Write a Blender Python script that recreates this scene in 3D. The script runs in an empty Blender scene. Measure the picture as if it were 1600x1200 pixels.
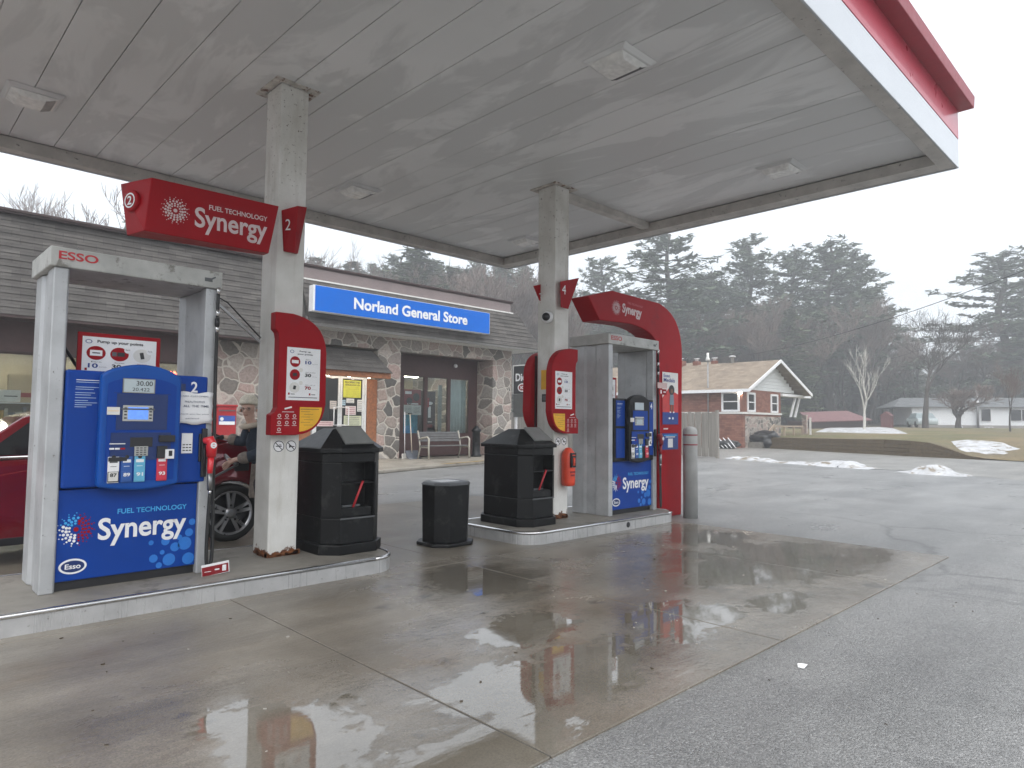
import bpy, bmesh, math, random
from math import sin, cos, pi, radians, sqrt
from mathutils import Vector, Matrix, noise
random.seed(7)
S = bpy.context.scene
COL = S.collection
# ---------------------------------------------------------------- camera
F = 1050.0; H = 1.35
YAW, PITCH, ROLL = radians(45.7), radians(3.3), radians(0.6)
FW = Vector((cos(YAW)*cos(PITCH), sin(YAW)*cos(PITCH), sin(PITCH)))
RT = Vector((sin(YAW), -cos(YAW), 0)); UP = RT.cross(FW)
R2 = RT*cos(ROLL)+UP*sin(ROLL); U2 = UP*cos(ROLL)-RT*sin(ROLL)
CAM = Vector((0, 0, H))
cd = bpy.data.cameras.new('camera'); cam = bpy.data.objects.new('camera', cd); COL.objects.link(cam)
cd.sensor_width = 36; cd.lens = F/1600*36; cd.clip_start = .05; cd.clip_end = 2000
mw = Matrix((R2, U2, -FW)).transposed().to_4x4(); mw.translation = CAM; cam.matrix_world = mw
S.camera = cam
# ---------------------------------------------------------------- world, sun, exposure
W = bpy.data.worlds.new('World'); S.world = W; W.use_nodes = True
nt = W.node_tree; bg = nt.nodes['Background']
sky = nt.nodes.new('ShaderNodeTexSky'); sky.sky_type = 'NISHITA'; sky.sun_disc = False
SUN_EL, SUN_AZ = radians(58), radians(215)
sky.sun_elevation = SUN_EL; sky.sun_rotation = SUN_AZ; sky.air_density = 1.2; sky.dust_density = 4; sky.ozone_density = 1.5
hs = nt.nodes.new('ShaderNodeHueSaturation'); hs.inputs['Saturation'].default_value = .45
mixw = nt.nodes.new('ShaderNodeMix'); mixw.data_type = 'RGBA'; mixw.inputs[0].default_value = .68
mixw.inputs[7].default_value = (6.5, 6.95, 7.45, 1)           # the even grey of a closed cloud layer
nt.links.new(sky.outputs[0], hs.inputs['Color']); nt.links.new(hs.outputs[0], mixw.inputs[6]); nt.links.new(mixw.outputs[2], bg.inputs[0])
bg.inputs[1].default_value = .14
sl = bpy.data.lights.new('sun', 'SUN'); sl.energy = 1.5; sl.angle = radians(75); sl.color = (1, .97, .93)
so = bpy.data.objects.new('sun', sl); COL.objects.link(so)
sd = Vector((sin(SUN_AZ)*cos(SUN_EL), cos(SUN_AZ)*cos(SUN_EL), sin(SUN_EL)))
so.rotation_euler = sd.to_track_quat('Z', 'Y').to_euler()
S.view_settings.view_transform = 'Standard'; S.view_settings.look = 'None'; S.view_settings.gamma = 1; S.view_settings.exposure = .92
S.cycles.max_bounces = 8; S.cycles.transparent_max_bounces = 16; S.cycles.volume_bounces = 0
S.cycles.sample_clamp_indirect = 6
# ---------------------------------------------------------------- survey helpers (a point of the photo on a known plane of the place)
def ray(x, y): return FW*F + R2*(x-800) - U2*(y-600)
def onY(x, y, Y): return CAM + ray(x, y)*(Y/ray(x, y).y)
def onX(x, y, X): return CAM + ray(x, y)*(X/ray(x, y).x)
def onZ(x, y, Z=0):
    d = ray(x, y); return CAM + d*((Z-H)/d.z)
def dep(x, D):
    d = ray(x, 660); return Vector(((d/(d.dot(FW))*D).x, (d/(d.dot(FW))*D).y, 0))
# ---------------------------------------------------------------- tagging
def tag(o, label=None, cat=None, group=None, kind=None):
    if label: o['label'] = label
    if cat: o['category'] = cat
    if group: o['group'] = group
    if kind: o['kind'] = kind
    return o
def empty(name, loc, label, cat, group=None):
    o = bpy.data.objects.new(name, None); o.empty_display_size = .2; COL.objects.link(o); o.location = loc
    return tag(o, label, cat, group)
def wloc(o):
    v = Vector((0, 0, 0))
    while o is not None: v += o.location; o = o.parent
    return v
def copy_tree(o, parent=None):
    c = o.copy(); COL.objects.link(c)
    if parent is not None: c.parent = parent
    for ch in list(o.children): copy_tree(ch, c)
    return c
# ---------------------------------------------------------------- materials
class NT:
    def __init__(s, name):
        s.m = bpy.data.materials.new(name); s.m.use_nodes = True; s.t = s.m.node_tree
        s.b = s.t.nodes['Principled BSDF']; s.o = s.t.nodes['Material Output']; s._p = None; s._oc = None
    def n(s, ty, **kw):
        x = s.t.nodes.new('ShaderNode'+ty)
        for k, v in kw.items(): setattr(x, k, v)
        return x
    def l(s, a, b): s.t.links.new(a, b)
    def pos(s):
        if not s._p: s._p = s.n('NewGeometry').outputs['Position']
        return s._p
    def oc(s):
        if not s._oc: s._oc = s.n('TexCoord').outputs['Object']
        return s._oc
    def mp(s, v, sc=(1, 1, 1), loc=(0, 0, 0), rot=(0, 0, 0)):
        x = s.n('Mapping'); s.l(v, x.inputs[0]); x.inputs['Scale'].default_value = sc; x.inputs['Location'].default_value = loc; x.inputs['Rotation'].default_value = rot
        return x.outputs[0]
    def noise(s, v, sc, det=4, rough=.55, dist=0):
        x = s.n('TexNoise'); s.l(v, x.inputs['Vector']); x.inputs['Scale'].default_value = sc; x.inputs['Detail'].default_value = det
        x.inputs['Roughness'].default_value = rough; x.inputs['Distortion'].default_value = dist; return x.outputs['Fac']
    def ramp(s, f, *st, interp='LINEAR'):
        x = s.n('ValToRGB'); s.l(f, x.inputs[0]); cr = x.color_ramp; cr.interpolation = interp
        while len(cr.elements) < len(st): cr.elements.new(.5)
        for e, (p, c) in zip(cr.elements, st):
            e.position = p; e.color = (c, c, c, 1) if not hasattr(c, '__len__') else (*c, 1)
        return x.outputs[0]
    def mix(s, f, a, b, mode='MIX'):
        x = s.n('Mix'); x.data_type = 'RGBA'; x.blend_type = mode
        for i, v in ((0, f), (6, a), (7, b)):
            if hasattr(v, 'is_linked'): s.l(v, x.inputs[i])
            elif i == 0: x.inputs[0].default_value = v
            else: x.inputs[i].default_value = (*v, 1) if hasattr(v, '__len__') else (v, v, v, 1)
        return x.outputs[2]
    def math(s, op, a, b=0, c=0):
        x = s.n('Math', operation=op)
        for i, v in enumerate((a, b, c)):
            if hasattr(v, 'is_linked'): s.l(v, x.inputs[i])
            else: x.inputs[i].default_value = v
        return x.outputs[0]
    def bump(s, h, st, d=.01, prev=None):
        x = s.n('Bump'); s.l(h, x.inputs['Height']); x.inputs['Strength'].default_value = st; x.inputs['Distance'].default_value = d
        if prev is not None: s.l(prev, x.inputs['Normal'])
        s.l(x.outputs[0], s.b.inputs['Normal']); return x.outputs[0]
    def set(s, **kw):
        for k, v in kw.items():
            k = k.replace('_', ' ')
            i = s.b.inputs[k]
            if hasattr(v, 'is_linked'): s.l(v, i)
            elif hasattr(v, '__len__') and len(v) == 3: i.default_value = (*v, 1)
            else: i.default_value = v
MATS = {}
def M(name, c, rough=.5, metal=0, var=.12, vs=7, bump=0, bs=60, coat=0, spec=.5, emis=0, dirt=None, obj=False):
    if name in MATS: return MATS[name]
    s = NT(name); v = s.oc() if obj else s.pos()
    n = s.noise(v, vs, 5)
    f = s.ramp(n, (.3, 1-var), (.7, 1+var))
    col = s.mix(1, c, f, 'MULTIPLY')
    if dirt:
        dn = s.noise(v, dirt[1], 8, .65)
        col = s.mix(s.ramp(dn, (dirt[2], 0), (dirt[2]+.08, 1)), col, dirt[0])
    rr = s.ramp(s.noise(v, vs*2.3, 4), (.3, max(.02, rough*.9)), (.7, min(1, rough*1.1)))
    s.set(Base_Color=col, Roughness=rr, Metallic=metal, Coat_Weight=coat, Specular_IOR_Level=spec)
    if coat: s.set(Coat_Roughness=.05)
    if emis: s.set(Emission_Color=c, Emission_Strength=emis)
    if bump: s.bump(s.noise(v, bs, 6), bump, .004)
    MATS[name] = s.m; return s.m
RED = M('sign_red', (.30, .001, .007), .5, var=.06, vs=3, coat=0, spec=.18, dirt=((.23, .006, .012), 2.5, .58))
REDD = M('deep_red', (.22, .004, .01), .4, var=.06)
BLUE = M('pump_blue', (.0, .042, .27), .42, var=.07, vs=4, spec=.22)
BLUE2 = M('pump_blue_hood', (.001, .065, .32), .42, var=.07, vs=4, spec=.28)
BLUED = M('pump_blue_dark', (.002, .022, .12), .35, var=.06)
BLUEL = M('dot_blue', (.015, .16, .55), .4, var=.05)
CYAN = M('dot_cyan', (.05, .36, .72), .4, var=.05)
WHITE = M('print_white', (.78, .78, .79), .45, var=.04)
OFFW = M('off_white', (.66, .65, .62), .5, var=.08)
BLACKP = M('print_black', (.015, .015, .018), .4, var=.1)
DKBLUE = M('text_blue', (.01, .04, .22), .4, var=.05)
YEL = M('label_yellow', (.78, .42, .02), .45, var=.1)
LCD = M('display_grey', (.45, .52, .55), .25, var=.05)
SCREEN = M('screen_blue', (.10, .22, .62), .15, var=.15, vs=40, emis=.5)
PLAST = M('black_plastic', (.003, .0033, .004), .36, var=.25, vs=9, bump=.1, bs=90, spec=.28, dirt=((.022, .022, .022), 6, .56))
PLASTG = M('flap_grey', (.09, .095, .10), .4, var=.15)
RUBB = M('black_rubber', (.012, .012, .012), .5, var=.2)
GUNM = M('gun_metal', (.25, .25, .25), .35, .9, var=.2)
CHROME = M('bright_metal', (.62, .62, .62), .2, 1, var=.1)
GLASSD = M('dark_glass', (.012, .014, .016), .06, var=.2, spec=.8)
BRN = M('brown_panel', (.055, .022, .02), .55, var=.15, bump=.1)
BRNT = M('brown_trim', (.045, .024, .022), .45, var=.15)
WOODO = M('cedar_wood', (.26, .095, .035), .55, var=.3, vs=14, bump=.2, bs=30)
ALU = M('white_aluminium', (.62, .63, .63), .35, var=.08)
def steel(name, c, r=.42):
    s = NT(name); v = s.pos()
    st = s.noise(s.mp(v, (40, 40, 1.2)), 1.0, 5)
    bl = s.noise(v, 3.5, 6, .6)
    col = s.mix(s.ramp(bl, (.35, 0), (.7, 1)), c, tuple(x*.72 for x in c))
    col = s.mix(s.ramp(s.noise(v, 26, 8, .7), (.63, 0), (.68, 1)), col, (.12, .11, .10))
    s.set(Base_Color=col, Metallic=.25, Roughness=s.ramp(st, (.3, r*.8), (.7, r*1.25)))
    s.bump(st, .06, .002); return s.m
STEEL = steel('pump_steel', (.50, .51, .52)); EDGE = steel('island_steel', (.5, .5, .5), .3)
HDR = M('header_grey', (.42, .42, .40), .5, var=.2, vs=5, dirt=((.2, .19, .17), 9, .58), bump=.1)
def m_column():
    s = NT('column_paint'); v = s.pos()
    sep = s.n('SeparateXYZ'); s.l(v, sep.inputs[0]); z = sep.outputs[2]
    base = s.mix(s.ramp(s.noise(v, 2.6, 6), (.35, 0), (.65, 1)), (.74, .73, .70), (.58, .57, .53))
    st = s.noise(s.mp(v, (9, 9, 1.2)), 1, 6, .6)
    base = s.mix(s.ramp(st, (.56, 0), (.68, .35)), base, (.42, .39, .33))
    ch = s.noise(v, 34, 9, .7); hi = s.ramp(s.math('MULTIPLY', z, .2), (.38, 0), (.72, .075))
    chip = s.ramp(s.math('ADD', ch, hi), (.69, 0), (.72, 1))
    base = s.mix(chip, base, (.09, .06, .045))
    rn = s.noise(v, 11, 8, .65)
    rz = s.math('ADD', s.math('MULTIPLY', s.math('SUBTRACT', .15, z), 3.2), rn)
    base = s.mix(s.ramp(rz, (.32, 0), (.38, 1)), base, s.mix(s.noise(v, 40, 4), (.19, .06, .015), (.045, .018, .01)))
    rt = s.math('ADD', s.math('MULTIPLY', s.math('SUBTRACT', z, 4.37), 4), rn)
    base = s.mix(s.ramp(rt, (.72, 0), (.8, 1)), base, (.13, .05, .025))
    s.set(Base_Color=base, Roughness=.55); s.bump(ch, .25, .003); return s.m
COLM = m_column()
def m_soffit():
    s = NT('soffit_paint'); v = s.pos()
    a = s.noise(s.mp(v, (1.5, .55, 1)), 1.0, 7, .62, .6)
    col = s.mix(s.ramp(a, (.5, 0), (.56, .8)), (.60, .61, .61), (.76, .77, .77))
    col = s.mix(s.ramp(s.noise(v, .35, 4), (.4, 0), (.65, .5)), col, (.54, .545, .54))
    sep = s.n('SeparateXYZ'); s.l(v, sep.inputs[0])
    e = s.math('MULTIPLY', s.math('ABSOLUTE', s.math('SUBTRACT', sep.outputs[1], 5.5)), 1.0)
    d = s.math('ADD', s.math('MULTIPLY', s.math('SUBTRACT', e, 3.45), 2.0), s.noise(v, 30, 8, .75))
    col = s.mix(s.ramp(d, (.72, 0), (.78, .8)), col, (.10, .09, .08))
    s.set(Base_Color=col, Roughness=.42); s.bump(s.noise(v, 3, 5), .15, .01); return s.m
SOFF = m_soffit()
GUT = M('gutter_paint', (.46, .44, .41), .5, var=.18, vs=4, dirt=((.09, .08, .07), 22, .615), bump=.2, bs=30)
FASW = M('fascia_white', (.50, .52, .55), .12, var=.04, vs=1.5, coat=.5)
FASR = M('fascia_red', (.52, .05, .085), .3, var=.05, vs=1.5, coat=.3)
CAPR = M('cap_red', (.30, .02, .035), .4, var=.08)
LENS = M('lamp_lens', (.78, .78, .76), .25, var=.15, vs=20)
def m_stone(name, sc, mortar=.035, dark=1):
    s = NT(name); v0 = s.pos()
    w = s.n('TexNoise'); s.l(v0, w.inputs['Vector']); w.inputs['Scale'].default_value = 1.6; w.inputs['Detail'].default_value = 3
    v = s.n('VectorMath', operation='MULTIPLY_ADD'); s.l(w.outputs['Color'], v.inputs[0]); v.inputs[1].default_value = (.35, .1, .35); s.l(v0, v.inputs[2])
    v = s.mp(v.outputs[0], (1, .4, 1.12))
    a = s.n('TexVoronoi'); s.l(v, a.inputs['Vector']); a.inputs['Scale'].default_value = sc; a.inputs['Randomness'].default_value = .85
    b = s.n('TexVoronoi', feature='DISTANCE_TO_EDGE'); s.l(v, b.inputs['Vector']); b.inputs['Scale'].default_value = sc; b.inputs['Randomness'].default_value = .85
    sp = s.n('SeparateColor'); s.l(a.outputs['Color'], sp.inputs[0])
    k = dark
    col = s.ramp(sp.outputs[0], (0, (.075*k, .072*k, .068*k)), (.2, (.15*k, .135*k, .12*k)), (.4, (.25*k, .205*k, .18*k)), (.62, (.30*k, .22*k, .195*k)), (.8, (.19*k, .18*k, .165*k)), (1, (.36*k, .31*k, .275*k)))
    g = s.noise(v0, 14, 8, .7); col = s.mix(1, col, s.ramp(g, (.25, .55), (.75, 1.4)), 'MULTIPLY')
    ed = s.math('ADD', b.outputs['Distance'], s.math('MULTIPLY', s.math('SUBTRACT', s.noise(v0, 18, 4), .5), .03))
    mm = s.ramp(ed, (mortar, 1), (mortar+.02, 0))
    col = s.mix(mm, col, s.mix(s.noise(v0, 9, 5), (.38, .35, .31), (.56, .52, .46)))
    s.set(Base_Color=col, Roughness=.8)
    h = s.math('ADD', s.ramp(ed, (.02, 0), (.14, 1)), s.math('MULTIPLY', g, .35)); s.bump(h, .7, .03)
    return s.m
STONE = m_stone('field_stone', 2.4, .034, 1.3); STONE2 = m_stone('grey_field_stone', 3.2, .04, 1.3)
def m_shingle(name, c1, c2, axis='xz', bw=.33, rh=.18, off=0):
    s = NT(name); v = s.pos()
    sep = s.n('SeparateXYZ'); s.l(v, sep.inputs[0]); cmb = s.n('CombineXYZ')
    s.l(sep.outputs['XYZ'.index(axis[0].upper())], cmb.inputs[0]); s.l(sep.outputs['XYZ'.index(axis[1].upper())], cmb.inputs[1])
    b = s.n('TexBrick'); s.l(s.mp(cmb.outputs[0], loc=(0, off, 0)), b.inputs['Vector'])
    b.inputs['Scale'].default_value = 1; b.inputs['Brick Width'].default_value = bw; b.inputs['Row Height'].default_value = rh; b.inputs['Mortar Size'].default_value = .006
    b.inputs['Color1'].default_value = (*c1, 1); b.inputs['Color2'].default_value = (*c2, 1); b.inputs['Mortar'].default_value = (*[x*.72 for x in c1], 1)
    b.inputs['Bias'].default_value = 0; b.offset = .37
    col = s.mix(1, b.outputs['Color'], s.ramp(s.noise(v, 1.3, 7, .7), (.3, .72), (.7, 1.25)), 'MULTIPLY')
    col = s.mix(1, col, s.ramp(s.noise(v, 60, 3), (.3, .8), (.7, 1.2)), 'MULTIPLY')
    s.set(Base_Color=col, Roughness=.85); s.bump(b.outputs['Fac'], -.15, .004); return s.m
SHING = m_shingle('grey_shingle', (.058, .053, .049), (.102, .094, .087), 'xz', .42, .16, -.02)
SHINGB = m_shingle('tan_shingle', (.19, .145, .105), (.27, .215, .16), 'yz', .4, .12)
BRICK = m_shingle('red_brick', (.17, .06, .04), (.27, .125, .085), 'yz', .32, .11)
BRICKX = m_shingle('red_brick_end', (.17, .06, .04), (.27, .125, .085), 'xz', .32, .11)
SHINGG = m_shingle('dark_shingle', (.11, .12, .125), (.16, .165, .17), 'yz', .4, .14)
def m_wood(name, c):
    s = NT(name); v = s.pos()
    g = s.noise(s.mp(v, (14, 14, 1)), 1, 6, .6)
    col = s.mix(s.ramp(g, (.3, 0), (.7, 1)), tuple(x*.6 for x in c), c)
    s.set(Base_Color=col, Roughness=.85); s.bump(g, .3, .01); return s.m
FENCE = m_wood('weathered_wood', (.30, .28, .25)); WOODT = m_wood('timber_tie', (.12, .085, .045)); WOODP = m_wood('porch_wood', (.42, .33, .25))
def m_concrete():
    s = NT('wet_concrete'); v = s.pos()
    sep = s.n('SeparateXYZ'); s.l(v, sep.inputs[0]); X, Y = sep.outputs[0], sep.outputs[1]
    def spot(cx, cy, rx, ry, rot=0):
        m = s.mp(v, loc=(0, 0, 0)); sub = s.n('VectorMath', operation='SUBTRACT'); s.l(v, sub.inputs[0]); sub.inputs[1].default_value = (cx, cy, 0)
        r = s.mp(sub.outputs[0], (1/rx, 1/ry, 0)); ln = s.n('VectorMath', operation='LENGTH'); s.l(r, ln.inputs[0])
        return s.math('SUBTRACT', 1, ln.outputs['Value'])
    # wet hollows in the slab
    p = s.math('MULTIPLY', spot(6.6, 3.0, 1.5, .85), 1.25)
    for a in ((2.7, 2.45, .85, .36), (4.15, 2.55, .55, .42), (1.35, 2.75, .40, .5), (3.2, 3.15, .5, .35), (5.2, 2.3, .5, .22), (7.4, 4.2, .6, .5), (3.9, 4.3, .5, .5), (1.9, 2.05, .5, .25), (7.6, 2.5, .5, .25)):
        p = s.math('MAXIMUM', p, spot(*a))
    n1 = s.noise(s.mp(v, (1, 1.7, 1)), 1.6, 9, .72, .6)
    n2 = s.noise(v, 9, 6, .65)
    w = s.math('ADD', s.math('MULTIPLY', p, .50), s.math('ADD', s.math('MULTIPLY', n1, 1.3), s.math('MULTIPLY', n2, .52)))
    pud = s.ramp(w, (.93, 0), (1.0, 1)); film = s.ramp(w, (.50, 0), (.93, 1))
    cn = s.noise(v, 1.1, 7, .6); c = s.mix(s.ramp(cn, (.35, 0), (.68, 1)), (.125, .105, .08), (.215, .19, .155))
    c = s.mix(1, c, s.ramp(s.noise(v, 120, 3, .7), (.3, .72), (.7, 1.28)), 'MULTIPLY')
    c = s.mix(s.ramp(s.noise(v, 42, 6, .7), (.68, 0), (.72, .7)), c, (.04, .035, .03))
    c = s.mix(s.ramp(s.noise(s.mp(v, (1, 1, 1), (4, 9, 0)), .8, 6), (.56, 0), (.66, .6)), c, (.13, .095, .06))
    c = s.mix(1, c, s.ramp(s.noise(s.mp(v, (.22, 2.4, 1), rot=(0, 0, .06)), 1, 6, .65, .5), (.3, .78), (.68, 1.2)), 'MULTIPLY')
    c = s.mix(s.ramp(s.noise(v, 2.3, 3, .5), (.66, 0), (.72, .55)), c, (.035, .03, .026))
    c = s.mix(s.math('MULTIPLY', film, .35), c, s.mix(1, c, .62, 'MULTIPLY'))
    c = s.mix(s.math('MULTIPLY', pud, .35), c, (.11, .10, .08))
    s.l(c, s.b.inputs['Base Color'])
    rg = s.ramp(w, (.36, .36), (.52, .20), (.74, .115), (.86, .05), (.95, .02))
    s.l(rg, s.b.inputs['Roughness']); s.set(Specular_IOR_Level=.85, Coat_Weight=s.math('MULTIPLY', pud, .4), Coat_Roughness=.02)
    dry = s.ramp(w, (.5, 1), (.99, 0))
    h = s.math('ADD', s.math('MULTIPLY', s.noise(v, 70, 5, .7), s.math('MULTIPLY', dry, .55)), s.math('MULTIPLY', s.noise(s.mp(v, (9, 26, 1)), 1, 4), s.math('ADD', s.math('MULTIPLY', dry, .9), .10)))
    s.bump(h, .5, .006)
    return s.m
def m_asphalt(name, c1, c2, rough=.42):
    s = NT(name); v = s.pos()
    g = s.n('TexVoronoi'); s.l(v, g.inputs['Vector']); g.inputs['Scale'].default_value = 120
    sp = s.n('SeparateColor'); s.l(g.outputs['Color'], sp.inputs[0])
    c = s.mix(s.ramp(s.noise(v, .55, 7, .6), (.35, 0), (.66, 1)), c1, c2)
    c = s.mix(1, c, s.ramp(sp.outputs[0], (0, .62), (.6, 1), (.93, 1.22), (1, 1.6)), 'MULTIPLY')
    lg = s.ramp(s.noise(s.mp(v, (.9, .22, 1), rot=(0, 0, .5)), .5, 6, .6, 1.2), (.60, 0), (.625, 1), (.64, 0))
    c = s.mix(s.math('MULTIPLY', lg, .35), c, (.05, .05, .05))
    wv = s.n('VectorMath', operation='MULTIPLY_ADD'); nz_ = s.n('TexNoise'); s.l(v, nz_.inputs['Vector']); nz_.inputs['Scale'].default_value = 1.3; nz_.inputs['Detail'].default_value = 6; s.l(nz_.outputs['Color'], wv.inputs[0]); wv.inputs[1].default_value = (1.1, 1.1, 0); s.l(v, wv.inputs[2])
    ck = s.n('TexVoronoi', feature='DISTANCE_TO_EDGE'); s.l(wv.outputs[0], ck.inputs['Vector']); ck.inputs['Scale'].default_value = .22
    cm = s.math('MULTIPLY', s.ramp(ck.outputs['Distance'], (.004, 1), (.009, 0)), s.ramp(s.noise(v, .16, 3), (.4, 0), (.46, 1)))
    c = s.mix(s.math('MULTIPLY', cm, .45), c, (.03, .03, .03))
    c = s.mix(1, c, s.ramp(s.noise(s.mp(v, (.35, 1.6, 1), rot=(0, 0, .12)), .8, 5, .6), (.3, .78), (.7, 1.18)), 'MULTIPLY')
    wet = s.ramp(s.noise(v, .9, 9, .75), (.35, 0), (.7, 1))
    s.set(Base_Color=c, Roughness=s.mix(wet, rough, rough*.75), Specular_IOR_Level=.65)
    s.bump(s.math('ADD', s.math('MULTIPLY', g.outputs['Distance'], -1), s.noise(v, 160, 3)), .7, .008); return s.m
CONC = m_concrete(); ASPH = m_asphalt('wet_asphalt', (.185, .184, .182), (.26, .258, .252), .34); ROADM = m_asphalt('old_asphalt', (.20, .192, .178), (.27, .26, .24), .38)
CONCD = M('dry_concrete', (.20, .185, .16), .6, var=.22, vs=3, dirt=((.11, .10, .085), 3.3, .56), bump=.3, bs=60)
WALKM = M('sidewalk_concrete', (.27, .245, .205), .45, var=.2, vs=1.2, dirt=((.17, .15, .12), 2, .54), bump=.2, bs=40)
SNOW = M('old_snow', (.46, .465, .475), .75, var=.2, vs=1.6, dirt=((.20, .17, .13), 2.6, .52), bump=.9, bs=6)
def m_grass():
    s = NT('winter_grass'); v = s.pos()
    c = s.mix(s.ramp(s.noise(v, .25, 6), (.4, 0), (.6, 1)), (.12, .12, .045), (.20, .15, .075))
    c = s.mix(s.ramp(s.noise(v, .09, 4), (.45, 0), (.6, .8)), c, (.15, .12, .07))
    c = s.mix(1, c, s.ramp(s.noise(v, 6, 6, .7), (.3, .6), (.7, 1.35)), 'MULTIPLY')
    s.set(Base_Color=c, Roughness=.9); s.bump(s.noise(v, 8, 6, .7), .8, .1); return s.m
GRASS = m_grass(); FLOOR = M('forest_floor', (.075, .055, .035), .95, var=.3, vs=.6, bump=.6, bs=3)
BARK = M('grey_bark', (.06, .05, .042), .9, var=.25, vs=3, obj=True); BARKR = M('twig_bark', (.17, .125, .105), .9, var=.3, vs=2, obj=True)
BIRCHM = M('birch_bark', (.55, .53, .48), .7, var=.2, vs=2, obj=True)
NEED = M('pine_needle', (.10, .13, .08), .85, var=.35, vs=.7, obj=True); NEED2 = M('fir_needle', (.10, .125, .06), .85, var=.35, vs=.7, obj=True)
def m_glass():
    s = NT('shop_glass'); s.set(Base_Color=(.9, .95, .95), Roughness=.02, Transmission_Weight=1.0, IOR=1.45)
    tr = s.n('BsdfTransparent'); tr.inputs[0].default_value = (.86, .9, .9, 1); gl = s.n('BsdfGlossy'); gl.inputs['Roughness'].default_value = .03
    fr = s.n('Fresnel'); fr.inputs[0].default_value = 1.5; mx = s.n('MixShader'); s.l(fr.outputs[0], mx.inputs[0]); s.l(tr.outputs[0], mx.inputs[1]); s.l(gl.outputs[0], mx.inputs[2]); s.l(mx.outputs[0], s.o.inputs[0]); return s.m
GLASS = m_glass()
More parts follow.
